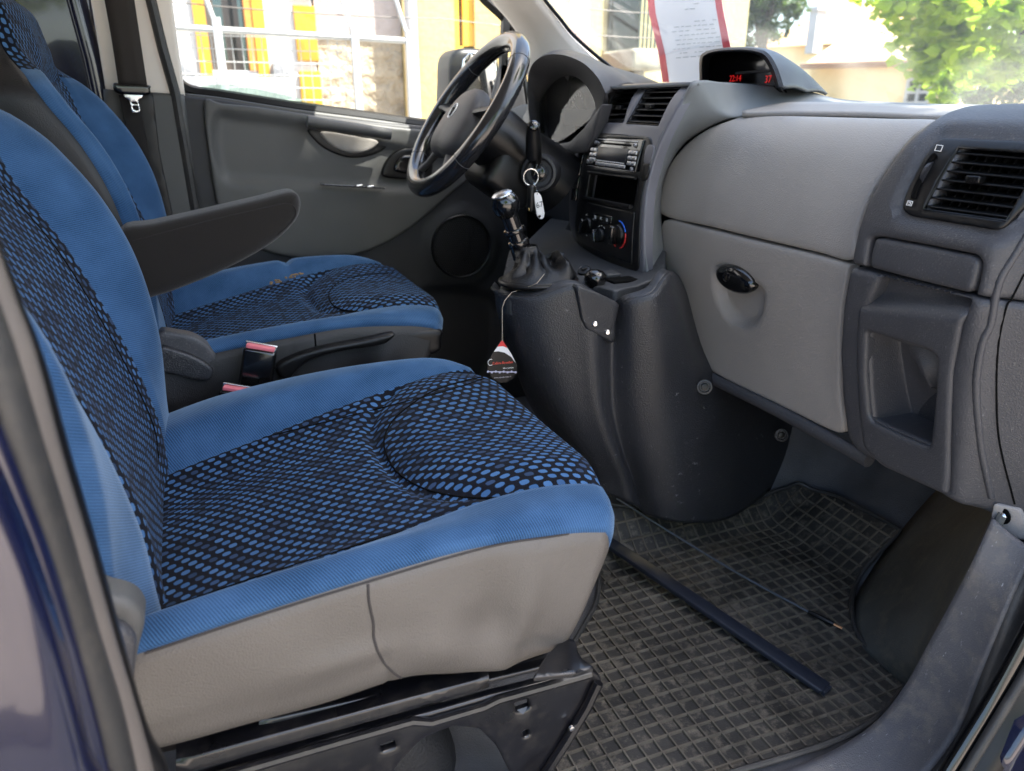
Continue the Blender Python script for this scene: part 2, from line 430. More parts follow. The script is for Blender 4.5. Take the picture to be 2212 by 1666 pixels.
M = {}
M['blue'] = fabric_plain('blue_twill', (.040, .104, .218), (.010, .028, .068))
M['dots'] = fabric_dots('dotted_cloth')
M['vinyl'] = plastic('seat_vinyl', (.102, .090, .078), .44, 520, .6, .10)
M['vinyl_dark'] = plastic('seat_vinyl_dark', (.013, .012, .012), .5, 560, .5, .1)
M['suede'] = plastic('armrest_cloth', (.015, .0128, .0112), .9, 1500, .6, .15, spec=.2)
M['suede'].node_tree.nodes['Principled BSDF'].inputs['Sheen Weight'].default_value = .22
M['dash_light'] = plastic('dash_light_grey', (.29, .27, .25), .46, 520, .6, .06, scratch=.3)
M['dash_mid'] = plastic('dash_mid_grey', (.050, .050, .055), .45, 520, .6, .08, scratch=.35)
M['dash_top'] = plastic('dash_top_grey', (.16, .17, .175), .55, 700, .4, .05)
M['dash_dark'] = plastic('dash_dark', (.022, .023, .027), .38, 480, .8, .15, scratch=.5)
M['black'] = plastic('black_plastic', (.005, .005, .0055), .36, 900, .1, .1, spec=.35)
M['gloss'] = plastic('gloss_black', (.004, .004, .0045), .16, 0, 0, .1, coat=.6)
M['stack'] = plastic('stack_silver_grey', (.10, .10, .115), .38, 900, .1, .06)
M['console'] = plastic('console_grey', (.036, .038, .042), .5, 600, .5, .1, scratch=.3)
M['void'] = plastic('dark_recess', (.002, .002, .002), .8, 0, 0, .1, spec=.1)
M['door_grey'] = plastic('door_grey', (.078, .078, .075), .5, 700, .35, .06)
M['door_dark'] = plastic('door_dark', (.022, .022, .024), .55, 700, .4, .08)
M['beige'] = plastic('pillar_beige', (.80, .73, .65), .7, 500, .2, .04)
M['metal'] = simple('bright_metal', (.75, .75, .75), .25, 1)
M['steel_black'] = plastic('black_enamel_steel', (.006, .006, .008), .28, 300, .06, .3, dirt=.10, coat=.4)
M['paint'] = simple('dark_blue_paint', (.004, .006, .026), .22, 0, 0, 1)
M['rubber'] = plastic('seal_rubber', (.030, .029, .028), .5, 400, .3, .2, dirt=.12)
M['carpet'] = plastic('floor_lining', (.088, .088, .092), .42, 420, .9, .35, dirt=.15, dirtcol=(.10, .085, .07), spec=.25)
M['mat'] = plastic('rubber_mat', (.036, .033, .029), .55, 300, .5, .5, dirt=.95, dirtcol=(.17, .145, .11), spec=.35)
_n = M['mat'].node_tree
for q in _n.nodes:
    if q.type == 'TEX_NOISE' and abs(q.inputs['Scale'].default_value - 26) < 1: q.inputs['Scale'].default_value = 48
M['white'] = simple('white_paint', (.75, .75, .75), .5)
M['red'] = simple('red_print', (.6, .03, .03), .5)
M['bluep'] = simple('blue_print', (.03, .15, .7), .5)
# ============================================================ GROUND, STREET, BUILDINGS
def stucco(name, col, scale=18, bump=.4, rough=.9, var=.12):
    m, n, b = newmat(name); ob = nd(n, 'ShaderNodeTexCoord').outputs['Object']
    a = nd(n, 'ShaderNodeTexNoise'); n.links.new(ob, a.inputs[0]); a.inputs['Scale'].default_value = scale; a.inputs['Detail'].default_value = 8
    c = nd(n, 'ShaderNodeTexNoise'); n.links.new(ob, c.inputs[0]); c.inputs['Scale'].default_value = 1.2; c.inputs['Detail'].default_value = 6
    h = math_(n, 'ADD', math_(n, 'MULTIPLY', a.outputs[0], .4), math_(n, 'MULTIPLY', c.outputs[0], .6))
    n.links.new(ramp(n, h, [(.35, tuple(q * (1 - var) for q in col)), (.65, tuple(min(1, q * (1 + var)) for q in col))]), b.inputs[0])
    b.inputs['Roughness'].default_value = rough
    bp = nd(n, 'ShaderNodeBump'); bp.inputs['Strength'].default_value = bump; bp.inputs['Distance'].default_value = .02
    n.links.new(a.outputs[0], bp.inputs['Height']); n.links.new(bp.outputs[0], b.inputs['Normal']); return m
GZ = -.5
ASPH = stucco('asphalt', (.09, .088, .085), 60, .5, .9, .2)
g = MB(); g.add([(-400, -400, GZ), (400, -400, GZ), (400, 400, GZ), (-400, 400, GZ)], [(0, 1, 2, 3)]); g = g.build('ground', stucco('ground', (.20, .19, .17), 30, .5)); g['kind'] = 'structure'
g = MB(); g.box((0, 1.4, GZ + .006), (120, 5.4, .02)); g = g.build('road', ASPH); g['kind'] = 'structure'
g = MB(); g.box((0, 5.6, GZ + .06), (60, 2.9, .13), bev=.01); g = g.build('pavement', stucco('paving', (.32, .30, .27), 40, .4)); g['kind'] = 'structure'
g = MB(); g.box((0, -4.2, GZ + .04), (60, 6.6, .12), bev=.01); g = g.build('near_pavement', stucco('pale_paving', (.46, .39, .33), 40, .4)); g['kind'] = 'structure'
WHT = stucco('white_render', (.52, .50, .48)); YEL = stucco('yellow_render', (.52, .38, .15)); ORA = stucco('yellow_trim', (.50, .235, .008), 18, .2); ORB = stucco('orange_reveal', (.55, .20, .03), 18, .2)
STN = stucco('rubble_stone', (.40, .32, .22), 9, 1.0, .9, .45); STN.node_tree.nodes['Bump'].inputs['Distance'].default_value = .12
MAUVE = stucco('grey_mauve_render', (.38, .31, .28), 12, .7); CON = stucco('plinth', (.33, .31, .24)); SILL = stucco('sill_stone', (.25, .25, .26), 30, .6)
DKF = simple('dark_window_frame', (.05, .035, .025), .5); WPN = glass('window_pane', (.25, .3, .28), 1.4); CURT = stucco('curtain', (.5, .5, .48), 30, .2)
YF = simple('yellow_window_frame', (.75, .42, .03), .5)
BY = 7.0
def bbox(mb, x0, x1, z0, z1, y0, y1, bev=0): mb.box(((x0 + x1) / 2, (y0 + y1) / 2, (z0 + z1) / 2), (abs(x1 - x0), abs(y1 - y0), abs(z1 - z0)), bev=bev); return mb
def wallpanel(name, rect, holes, y, th, m, par):
    x0, x1, z0, z1 = rect
    return panel(name, [(x0, z0), (x1, z0), (x1, z1), (x0, z1)], 1, y, m, par, s=-1, res=.6, bev=0, th=th, holes=[[(a, c), (b, c), (b, d), (a, d)] for a, b, c, d in holes])
P = lambda a, b: PY(a, b, BY)
wx0, wx1, wz0 = P(452, 100).x, P(552, 100).x, P(500, 152).z; qx0, qx1 = P(640, 100).x, P(680, 100).x
A = thing('building', 'white rendered house with yellow framed window and yellow striped corner', 'building', (0, BY, GZ))
wallpanel('wall', (-14, qx1, GZ, 6), [(wx0, wx1, wz0, wz0 + 1.5)], BY, .3, WHT, A)
wf = MB(); bbox(wf, wx0 - .09, wx0, wz0 - .05, wz0 + 1.65, BY - .03, BY + .01); bbox(wf, wx1, wx1 + .09, wz0 - .05, wz0 + 1.65, BY - .03, BY + .01); bbox(wf, wx0, wx1, wz0 + 1.5, wz0 + 1.65, BY - .03, BY + .01)
win = wf.build('window_surround', ORA, A)
wf = MB(); bbox(wf, wx1 - .004, wx1 - .06, wz0, wz0 + 1.5, BY - .02, BY + .2); wf.build('reveal', ORB, win)
wf = MB()
for a, b in ((wx0, wx0 + .07), ((wx0 + wx1) / 2 - .04, (wx0 + wx1) / 2 + .04), (wx1 - .17, wx1 - .10)): bbox(wf, a, b, wz0, wz0 + 1.5, BY + .1, BY + .16)
for c in (wz0, wz0 + .95, wz0 + 1.42): bbox(wf, wx0, wx1 - .1, c, c + .08, BY + .095, BY + .165)
wf.build('window_frame', DKF, win)
wf = MB(); bbox(wf, wx0, wx1, wz0, wz0 + 1.5, BY + .13, BY + .14); wf.build('pane', WPN, win)
wf = MB(); bbox(wf, wx0 - .25, wx1 + .25, wz0 - .42, wz0 - .05, BY - .08, BY, .01); bbox(wf, wx0 - .25, wx0 - .12, wz0 - .05, wz0 + .08, BY - .08, BY, .01); bbox(wf, wx1 + .12, wx1 + .25, wz0 - .05, wz0 + .08, BY - .08, BY, .01); wf.build('sill', SILL, win)
z = GZ + .2; k = 0
while z < 5.8:
    q = MB(); bbox(q, qx0, qx1 + .02, z, z + .42, BY - .035, BY + .05, .006); q.build('quoin', ORA, A); z += .50; k += 1
B = thing('stone_annex', 'rubble stone wall with smooth mauve upper part between two houses', 'wall', (1.9, BY, GZ))
sx1 = P(868, 100).x; zs_ = P(760, 85).z
wallpanel('rubble_wall', (qx1 + .02, sx1, GZ, zs_), [], BY + .02, .3, STN, B); wallpanel('upper_wall', (qx1 + .02, sx1, zs_ + .003, 6), [], BY + .0, .3, MAUVE, B)
C_ = thing('building', 'yellow ochre house with bright yellow window frame beside the stone wall', 'building', (4, BY, GZ))
CX1 = P(1226, 60).x; cx0, cx1 = P(978, 60).x, P(1022, 60).x; cz0 = P(1000, 118).z; zpl = P(950, 258).z
wallpanel('wall', (sx1 + .01, CX1, zpl, 6.2), [(cx0, cx1, cz0, cz0 + 1.6)], BY - .05, .3, YEL, C_); wallpanel('plinth', (sx1 + .01, CX1, GZ, zpl - .003), [], BY - .09, .34, CON, C_)
wf = MB(); bbox(wf, cx0, cx0 + .06, cz0, cz0 + 1.6, BY, BY + .08); bbox(wf, cx1 - .10, cx1, cz0, cz0 + 1.6, BY - .01, BY + .08); bbox(wf, cx0, cx1, cz0 + .85, cz0 + .97, BY - .01, BY + .08); bbox(wf, cx0, cx1, cz0, cz0 + .07, BY - .01, BY + .08)
win = wf.build('window_frame', YF, C_); wf = MB(); bbox(wf, cx0, cx1, cz0, cz0 + 1.6, BY + .04, BY + .05); wf.build('pane', WPN, win)
wf = MB(); bbox(wf, cx0 + .2, cx1 - .1, cz0, cz0 + 1.6, BY + .12, BY + .14); wf.build('curtain', CURT, win)
dp = MB(); dp.tube([(sx1 + .05, BY - .15, GZ), (sx1 + .05, BY - .15, 6.2)], .055, 12); tag(dp.build('downpipe', simple('grey_pipe', (.45, .42, .4), .5)), 'pale grey rainwater pipe at the corner of the yellow house', 'pipe')
# house with balcony, ahead on the far side
D = thing('building', 'cream house with a rounded balcony seen through the windscreen', 'building', (7, 9, GZ))
D0, D1 = PY(1268, 60, 10).x, PY(1418, 60, 10).x
wallpanel('wall', (D0, D1 + 1.6, GZ, 7), [], 10, .3, stucco('cream_render', (.48, .41, .22)), D)
wallpanel('pink_wall', (D0 - 1.6, D0 - .01, GZ, 7), [], 9.9, .3, stucco('pink_render', (.55, .36, .30)), D)
bx0, bx1 = PY(1335, 60, 9.7).x, PY(1402, 60, 9.7).x; bz = PY(1370, 112, 9.7).z
bl = MB(); bbox(bl, bx0 - .1, bx1 + .1, bz - .25, bz, 9.1, 9.98, .05); bbox(bl, bx0 + .2, bx1 - .2, bz - .55, bz - .25, 9.4, 9.98, .1); bal = bl.build('balcony', CON, D)
bl = MB()
for i in range(9): t = bx0 + (bx1 - bx0) * i / 8; bl.tube([(t, 9.15, bz), (t, 9.15, bz + 1.0)], .015, 6)
bl.tube([(bx0 - .05, 9.15, bz + 1.0), (bx1 + .05, 9.15, bz + 1.0)], .025, 8); bl.build('railing', simple('green_rail', (.08, .12, .10), .4), bal)
bl = MB(); bbox(bl, bx0, bx1, bz, bz + 2.0, 9.94, 10.0); bl.build('balcony_door', glass('green_glass', (.3, .42, .36), 2.0), bal)
# houses ahead
ROOF = stucco('tiled_roof', (.72, .42, .20), 30, .9, .85, .25); WARM = stucco('warm_render', (.86, .64, .32)); TIL2 = stucco('pale_tiles', (.80, .58, .34), 22, 1, .85, .3)
def quadpix(name, pts, x, m, par, dx=0, th=.2):
    o = [drop(PX(a, b, x), 0) for a, b in pts]
    return panel(name, o, 0, (lambda a, b: x), m, par, s=-1, res=1.5, bev=0, th=th)
H1 = thing('house', 'big house with a wide peach coloured gable roof beyond the tree', 'house', (24, 22, GZ))
quadpix('wall', [(1655, 320), (1655, 100), (2020, 100), (2020, 320)], 24, WARM, H1, th=6)
p = [PX(a, b, x) for a, b, x in [(1630, 103, 23.6), (1832, 3, 27), (2030, 85, 23.6)]]
r_ = MB(); q = p + [p[0] + Vector((6, -1, 0)), p[1] + Vector((2, 0, 0)), p[2] + Vector((6, 1, 0))]; r_.add(q, [(0, 1, 2), (0, 3, 4, 1), (1, 4, 5, 2), (3, 5, 4)]); rf = r_.build('roof', ROOF, H1, smooth=False)
c_ = MB(); c0 = PX(1762, 70, 23); c_.box(c0 + Vector((0, 0, 0)), (.45, .42, 1.5)); c_.box(c0 + Vector((0, 0, .8)), (.6, .55, .14)); c_.build('chimney', WHT, rf)
H2 = thing('house', 'low yellow house with pale tiled hip roof and white window ahead of the van', 'house', (17, 14, GZ))
w0 = PX(1968, 172, 17); w1 = PX(2008, 222, 17)
hw = [drop(PX(a, b, 17), 0) for a, b in [(1752, 330), (1752, 138), (2050, 138), (2050, 330)]]
ho = [(w0.y, w0.z), (w1.y, w0.z), (w1.y, w1.z), (w0.y, w1.z)]
panel('wall', hw, 0, 17, WARM, H2, s=-1, res=1.2, bev=0, th=5, holes=[], back=True)
wf = MB()
def yz(mb, y0, y1, z0, z1, x0, x1): mb.box(((x0 + x1) / 2, (y0 + y1) / 2, (z0 + z1) / 2), (abs(x1 - x0), abs(y1 - y0), abs(z1 - z0)))
for a in (w0.y, (w0.y + w1.y) / 2, w1.y): yz(wf, a - .04, a + .04, w1.z, w0.z, 16.90, 16.96)
for c in (w0.z, w0.z - .3, w1.z): yz(wf, w1.y, w0.y, c - .035, c + .035, 16.905, 16.955)
wi = wf.build('window', WHT, H2); wf = MB(); yz(wf, w1.y, w0.y, w1.z, w0.z, 16.965, 16.985); wf.build('pane', WPN, wi)
E = [PX(a, b, x) for a, b, x in [(1738, 138, 16.5), (2045, 128, 16.5), (1985, 72, 19), (1868, 50, 19)]]
r_ = MB(); F_ = [e + Vector((7, 0, 0)) for e in E[:2]]; r_.add(E + F_, [(0, 1, 2, 3), (0, 3, 4), (1, 5, 2), (2, 5, 4, 3), (0, 4, 5, 1)]); r_.build('roof', TIL2, H2, smooth=False)
gt = MB(); gt.tube([E[0] + Vector((-.08, 0, -.06)), E[1] + Vector((-.08, 0, -.06))], .09, 10); gt.build('gutter', simple('copper_gutter', (.4, .22, .12), .5), H2)
# ------------------------------------------------------------ fence on the pavement edge
FY = 5.4; GALV = simple('galvanised', (.42, .42, .41), .45, .4)
Fn = thing('fence', 'light grey wire mesh fence with square posts in front of the houses', 'fence', (1, FY, GZ))
ztop = lambda x: interp(x, [-2, 5], [PY(374, 53, FY).z + .05, PY(886, 115, FY).z - .02]); xl, xr = -3.0, PY(888, 120, FY).x
for a in (480, 770, 886):
    x = PY(a, 150, FY).x; q = MB(); q.box((x, FY, (GZ + ztop(x)) / 2 + .03), (.05, .05, ztop(x) - GZ + .06), bev=.004); q.build('post', GALV, Fn)
    q = MB(); q.tube([(x, FY, ztop(x)), (x - .1, FY + .1, ztop(x) + .42)], .014, 8); q.build('post_arm', GALV, Fn)
q = MB(); q.box((-2.2, FY, (GZ + 1.4) / 2), (.05, .05, 1.9)); q.build('post', GALV, Fn)
q = MB(); q.tube([(xl, FY, ztop(xl)), (xr, FY, ztop(xr))], .02, 8); q.build('top_rail', GALV, Fn)
q = MB(); q.tube([(xl, FY, .12), (xr, FY, .12)], .018, 8); q.build('bottom_rail', GALV, Fn)
q = MB(); x = xl
while x < PY(770, 150, FY).x:
    q.tube([(x, FY + .03, GZ + .1), (x, FY + .03, ztop(x))], .0028, 4, cap=False); x += .06
z = GZ + .1
while z < 1.32: q.tube([(xl, FY + .03, z), (PY(770, 150, FY).x, FY + .03, z)], .0028, 4, cap=False); z += .075
q.build('wire_mesh', GALV, Fn)
q = MB()
for h in (.16, .34): q.tube([(xl + i * .3, FY + .04 + h * .2, ztop(xl + i * .3) + h - .03 * math.sin((i % 8) / 8 * math.pi)) for i in range(24)], .004, 5)
q.build('barbed_wire', DKF, Fn)
# ------------------------------------------------------------ trees
def leafmat(name, c, c2, tr=.5):
    m, n, b = newmat(name); out = n.nodes['Material Output']
    ob = nd(n, 'ShaderNodeTexCoord').outputs['Object']; ns = nd(n, 'ShaderNodeTexNoise'); n.links.new(ob, ns.inputs[0]); ns.inputs['Scale'].default_value = 3; ns.inputs['Detail'].default_value = 4
    cc = ramp(n, ns.outputs[0], [(.35, c), (.65, c2)]); n.links.new(cc, b.inputs[0]); b.inputs['Roughness'].default_value = .5
    t = nd(n, 'ShaderNodeBsdfTranslucent'); tc = mixc(n, .5, cc, (.25, .40, .02)); n.links.new(tc, t.inputs[0])
    mx = nd(n, 'ShaderNodeMixShader'); mx.inputs[0].default_value = tr; n.links.new(b.outputs[0], mx.inputs[1]); n.links.new(t.outputs[0], mx.inputs[2]); n.links.new(mx.outputs[0], out.inputs[0]); return m
BARK = stucco('bark', (.10, .08, .06), 12, 1)
def tree(label, base, top, clumps, nleaf, size, m, trunk_r=.16, seed=1, group='trees around the street'):
    rng = random.Random(seed); T = thing('tree', label, 'tree', base, group); b = Vector(base); tp = Vector(top)
    t = MB(); t.tube([b, b.lerp(tp, .35) + Vector((.08, .05, 0)), b.lerp(tp, .7), tp], [trunk_r, trunk_r * .8, trunk_r * .55, trunk_r * .2], 10)
    for c, r, *w_ in clumps: t.tube([b.lerp(tp, .55), (b.lerp(tp, .7) + Vector(c)) / 2 + Vector((0, 0, .2)), Vector(c)], [trunk_r * .4, trunk_r * .22, trunk_r * .08], 6)
    t.build('trunk', BARK, T)
    V = []; F = []; tot = sum(r[0] * r[1] * r[2] for c, r, *w_ in clumps if not w_)
    for c, r, *w_ in clumps:
        c = Vector(c); n = w_[0] if w_ else int(nleaf * r[0] * r[1] * r[2] / tot); subs = [Vector([rng.gauss(0, .5) for _ in range(3)]) for _ in range(max(4, n // 60))]
        for _ in range(n):
            s_ = rng.choice(subs); d = s_ + Vector([rng.gauss(0, .13) for _ in range(3)])
            if d.length > 1.15: d *= 1.15 / d.length
            p = c + Vector((d.x * r[0], d.y * r[1], d.z * r[2]))
            R = Matrix.Rotation(rng.random() * 6.28, 3, 'Z') @ Matrix.Rotation(rng.gauss(0, .7), 3, 'X') @ Matrix.Rotation(rng.gauss(0, .5), 3, 'Y'); z = size * rng.uniform(.6, 1.25); k = len(V)
            for q in ((-.5, 0, 0), (-.22, .42, .05), (.1, .28, 0), (.55, .05, -.1), (.12, -.3, 0), (-.2, -.44, .05)): V.append(p + R @ (Vector(q) * z))
            F += [(k, k+1, k+2, k+3), (k, k+3, k+4, k+5)]
    mk('crown', V, F, m, T, smooth=False); return T
MAPLE = leafmat('maple_leaf', (.30, .45, .02), (.46, .58, .03), .6); DARKL = leafmat('dark_leaf', (.02, .05, .02), (.05, .09, .03), .25)
vis = [(tuple(PX(a, b, x)), r) for a, b, x, r in [(2010, 15, 7.2, (.7, .55, .35)), (2110, 40, 7.0, (.8, .8, .5)), (2190, 90, 6.8, (.7, .6, .55)), (2060, 165, 9.5, (.6, .55, .38)), (2150, 150, 9.0, (.6, .7, .4)), (2200, 20, 6.5, (.6, .6, .4)), (1960, -30, 7.0, (.7, .6, .35)), (2080, -80, 6.8, (1, .9, .5))]]
tree('leafy maple with bright sunlit leaves hanging at the right of the windscreen, plus unseen clumps added to shade the cabin', (7.5, 1.4, GZ), (6.6, 2.0, 6.2),
     vis + [((8.2, .2, 4.6), (1.5, 1.4, 1.0)), ((7.4, -.8, 5.3), (1.6, 1.6, 1.0)), ((2.3, -0.95, 5.2), (.52, .46, .3), 1300), ((2.2, -0.3, 5.2), (.52, .46, .3), 1300), ((2.75, -0.2, 5.2), (.52, .46, .3), 1300), ((2.6, -.85, 5.2), (.38, .40, .3), 1300), ((2.65, -1.4, 5.2), (.36, .40, .3), 1300), ((3.12, -1.62, 5.0), (.3, .2, .2), 500), ((2.4, -1.5, 5.2), (.52, .46, .3), 1300), ((2.3, .17, 5.2), (.32, .11, .10), 1100), ((2.6, .18, 5.2), (.3, .12, .10), 1100), ((2.9, .18, 5.2), (.22, .12, .10), 700), ((2.0, -0.75, 5.2), (.52, .46, .3), 1300), ((2.55, -0.55, 5.2), (.52, .46, .3), 1300)], 24000, .13, MAPLE, .2, 3)  # clumps with their own leaf count are unseen, added to shade the cabin
tree('dark green tree standing behind the white placard', tuple(PX(1655, 250, 15).xy) + (GZ,), tuple(PX(1650, -60, 15)),
     [(tuple(PX(a, b, 15)), r) for a, b, r in [(1620, 60, (.9, .9, .7)), (1665, 20, (1, .9, .7)), (1690, -20, (.9, .9, .6)), (1600, -10, (1, 1, .8)), (1640, -60, (1, 1, .8)), (1610, 110, (.7, .8, .5))]], 9000, .13, DARKL, .18, 5)
hd = tree('low bushy tree under the bright maple leaves', tuple(PX(2120, 260, 12).xy) + (GZ,), tuple(PX(2130, 190, 12)),
     [(tuple(PX(a, b, 12)), r) for a, b, r in [(2080, 205, (.6, .5, .25)), (2150, 195, (.7, .6, .3)), (2210, 185, (.7, .6, .35)), (2260, 170, (.8, .7, .5))]], 3500, .10, DARKL, .08, 8)

tree('green street tree reflected in the house windows from the near side of the street', (-3.5, -11, GZ), (-3.2, -11, 5.5),
     [((-3, -10.5, 3.5), (2.2, 1.8, 1.8)), ((-5, -11, 4.5), (2, 1.8, 1.5)), ((-1.2, -11, 4.8), (2, 1.8, 1.5)), ((-3, -11, 6), (2.2, 1.8, 1.4))], 6000, .3, MAPLE, .2, 21)
# ============================================================ SEATS
def split_zones(V, uv, quads, zones, names, par, dx):
    out = {}
    for z in names:
        idx = [k for k, q in enumerate(zones) if q == z]
        used = {}; VV = []; UU = []; FF = []
        for k in idx:
            f = []
            for i in quads[k]:
                if i not in used: used[i] = len(VV); VV.append(V[i]); UU.append(uv[i])
                f.append(used[i])
            FF.append(tuple(f))
        nm, m = names[z]
        if FF: out[z] = mk(nm, VV, FF, m, par, uv=UU, ang=70)
    return out
def uvs_of(rows):
    R = len(rows); C = len(rows[0]); A = np.array([[tuple(p) for p in r] for r in rows])
    du = np.linalg.norm(np.diff(A, axis=0), axis=2); dv = np.linalg.norm(np.diff(A, axis=1), axis=2)
    U = np.zeros((R, C)); Vv = np.zeros((R, C))
    um = np.median(du, axis=1); U[1:] = np.cumsum(um)[:, None]
    vm = np.median(dv, axis=0); Vv[:, 1:] = np.cumsum(vm)[None, :]
    return [(U[i, j], Vv[i, j]) for i in range(R) for j in range(C)]
def make_seat(name, label, off, vin, par_loc, near_drop=.033, damage=False, bulge=0):
    T = thing(name, label, 'car seat', par_loc, 'front seats of the van')
    O = Vector(off)
    zc = spl([-.1, 0, .15, .3, .385, .42], [.345, .368, .396, .411, .407, .39])
    zN = spl([-.1, 0, .15, .3, .39, .42], [.392, .405, .418, .421, .413, .398])
    zF = spl([-.1, 0, .15, .3, .375, .42], [.41, .434, .450, .449, .436, .41])
    zB = spl([-.1, 0, .1, .22, .357, .42], [.378, .390, .400, .407, .398, .385])
    zb = spl([-.12, .007, .131, .2, .294, .42], [.272, .265, .27, .255, .242, .25])
    yC = spl([-.1, .02, .15, .28, .42], [.632, .652, .668, .680, .668]); yD = spl([-.1, .06, .25, .42], [.985, 1.0, 1.04, 1.085])
    def prof(x):
        a, b_, n_, c, f, q = zb(x), zB(x), zN(x), zc(x), zF(x), (yC(x), yD(x))
        return [(.66, a), (.606, a + .001), (.594, a + .035), (.593, (a + b_) / 2 + .01), (.600, b_), (.613, b_ + .014), (.633, n_ + .002), (q[0], max(c + .008, n_ - .014)), (q[0] + .05, c + .003),
                (.86, c), (q[1] - .06, c + .004), (q[1], c + .020), (q[1] + .035, f - .002), (1.118, f - .014), (1.128, f - .05), (1.122, a + .05), (1.10, a)]
    NP = 7
    xs = list(np.arange(-.135, .395, .006)) + [.395, .402]
    caps = [(.407, .010, .002), (.411, .022, .005), (.412, .038, .009), (.410, .062, .013), (.405, .09, .017), (.396, .12, .022), (.380, .145, .03), (.36, .16, .04)]
    rows = []; Rv = None
    for x in xs: rows.append([(x, y, z) for y, z in cr(prof(x), NP)])
    base = cr(prof(.402), NP); a = zb(.402)
    for x, d, ins in caps:
        if d >= .038 and Rv is None: Rv = len(rows)
        rows.append([(x, .86 + (y - .86) * (1 - ins / .26), a + (z - a) * (1 - d / .175)) for y, z in base])
    C = len(rows[0]); R = len(rows)
    seams = [4 * NP, 7 * NP, 11 * NP, 14 * NP]
    rng = random.Random(3)
    for i, r in enumerate(rows):
        for j in range(C):
            x, y, z = r[j]
            k = abs(y - .86) / .262; xr = x - .040 * min(1, k) ** 5 * sm((x - .1) / .3)
            xr -= .062 * max(0, 1 - (z - zb(min(x, .40))) / .14) ** 1.3 * sm((x - .22) / .18)
            near = j < C // 2
            if j in (seams[0], seams[3]):  y += .003 if near else -.003
            if j in (seams[1], seams[2]) and i < Rv: z -= .004
            if 7 * NP < j < 11 * NP and i < Rv:
                ex, ey = abs(x - .43) / .25, abs(y - .868) / .200; e = (ex ** 3 + ey ** 3) ** (1 / 3); d = (e - 1) * .2
                z += .015 * sm(-d / .05) - .010 * math.exp(-(d / .0075) ** 2)
            if j <= 4 * NP:                                    # loose vinyl: slack folds and hollows
                q = math.sin(j / (4 * NP) * math.pi)
                y += q * (.010 * math.exp(-((x - .235) / .05) ** 2 - ((z - .315) / .03) ** 2) - .010 * math.exp(-((x - .30) / .03) ** 2 - ((z - .33) / .05) ** 2)
                          - .008 * math.exp(-((x - .17) / .06) ** 2 - ((z - .30) / .03) ** 2) + .006 * math.sin(x * 38 + z * 30) * .4
                          - bulge * math.exp(-((x - .08) / .05) ** 2 - ((z - .325) / .012) ** 2))
                y += .0035 * math.exp(-((x - (.108 + .35 * max(0, .33 - z) ** 1.2)) / .0022) ** 2) * (1 if j > 2 else 0)   # stitched join in the skirt
            if damage and 11 * NP <= j <= 14 * NP and .14 < x < .2: z -= .012 * math.exp(-((x - .165) / .012) ** 2) * (0.6 + .4 * rng.random())
            r[j] = Vector((xr, y, z)) + O
    V = [p for r in rows for p in r]; uv = uvs_of(rows); quads = []; zones = []
    for i in range(R - 1):
        for j in range(C - 1):
            quads.append((i*C + j, i*C + j + 1, (i+1)*C + j + 1, (i+1)*C + j))
            if i >= Rv: z = 'v'
            elif j < 4 * NP: z = 'v'
            elif j < 7 * NP: z = 'bn'
            elif j < 11 * NP: z = 'd'
            elif j < 14 * NP: z = 'bf'
            else: z = 'v'
            zones.append(z)
    quads.append(tuple((R - 1) * C + j for j in range(C))); zones.append('v')
    split_zones(V, uv, quads, zones, {'v': ('cushion_skirt', vin), 'bn': ('cushion_bolster', M['blue']), 'bf': ('cushion_bolster', M['blue']), 'd': ('cushion_centre', M['dots'])}, T, 0)
    # backrest
    xc = spl([.30, .378, .445, .549, .666, .748, .85, .94], [-.085, -.089, -.092, -.113, -.151, -.190, -.215, -.232])
    xf = spl([.30, .418, .529, .633, .712, .78, .83, .94], [-.07, -.070, -.066, -.078, -.105, -.146, -.186, -.215])
    wz = spl([.3, .76, .80, .84, .88, .91, .928, .938], [1, 1, .95, .66, .56, .50, .36, .14])
    zs = list(np.arange(.31, .91, .007)) + [.915, .921, .927, .932, .936, .939]
    rows = []
    for z in zs:
        c, f = xc(z), xf(z); n = f - near_drop * sm((.86 - z) / .1); hd = sm((z - .81) / .05); top = max(0, (z - .905) / .034)
        c2 = c + .012 * hd; f = lerp(f, c2 - .012, hd); n = lerp(n, c2 - .012, hd)
        xb = min(c, n) - lerp(.10, .085, hd) + .03 * top ** 2; f -= .03 * top ** 2; n -= .03 * top ** 2; c2 -= .03 * top ** 2
        xm = (xb + n) / 2
        P = [(xb, .66), (xb + .008, .612), (xm, .594), (n - .022, .600), (n - .005, .612), (n, .634), (lerp(c + .005, c2 - .004, hd), .708), (c2 + .001, .77), (c2, .86), (c2 + .002, .95),
             (lerp(c + .012, c2 - .003, hd), 1.005), (f - .004, 1.065), (f - .006, 1.098), (f - .028, 1.118), (xm, 1.124), (xb + .01, 1.11), (xb, 1.06)]
        q = cr(P, NP); w = max(.08, wz(z)); rows.append([(x, .86 + (y - .86) * w, z) for x, y in q])
    R = len(rows); zones = []; quads = []
    for i, r in enumerate(rows):
        for j in range(C):
            x, y, z = r[j]
            if j in (3 * NP, 13 * NP): y += .002 * (1 if j < C / 2 else -1)
            if j in (6 * NP, 10 * NP) and z < .83: x -= .005
            if 6 * NP < j < 10 * NP: x += .006 * math.exp(-((z - .80) / .02) ** 2) * 0 - .005 * math.exp(-((z - .815) / .006) ** 2)
            if j < 3 * NP: y += .004 * math.sin(z * 21 + x * 30)
            r[j] = Vector((x, y, z)) + O
    V = [p for r in rows for p in r]; uv = uvs_of(rows)
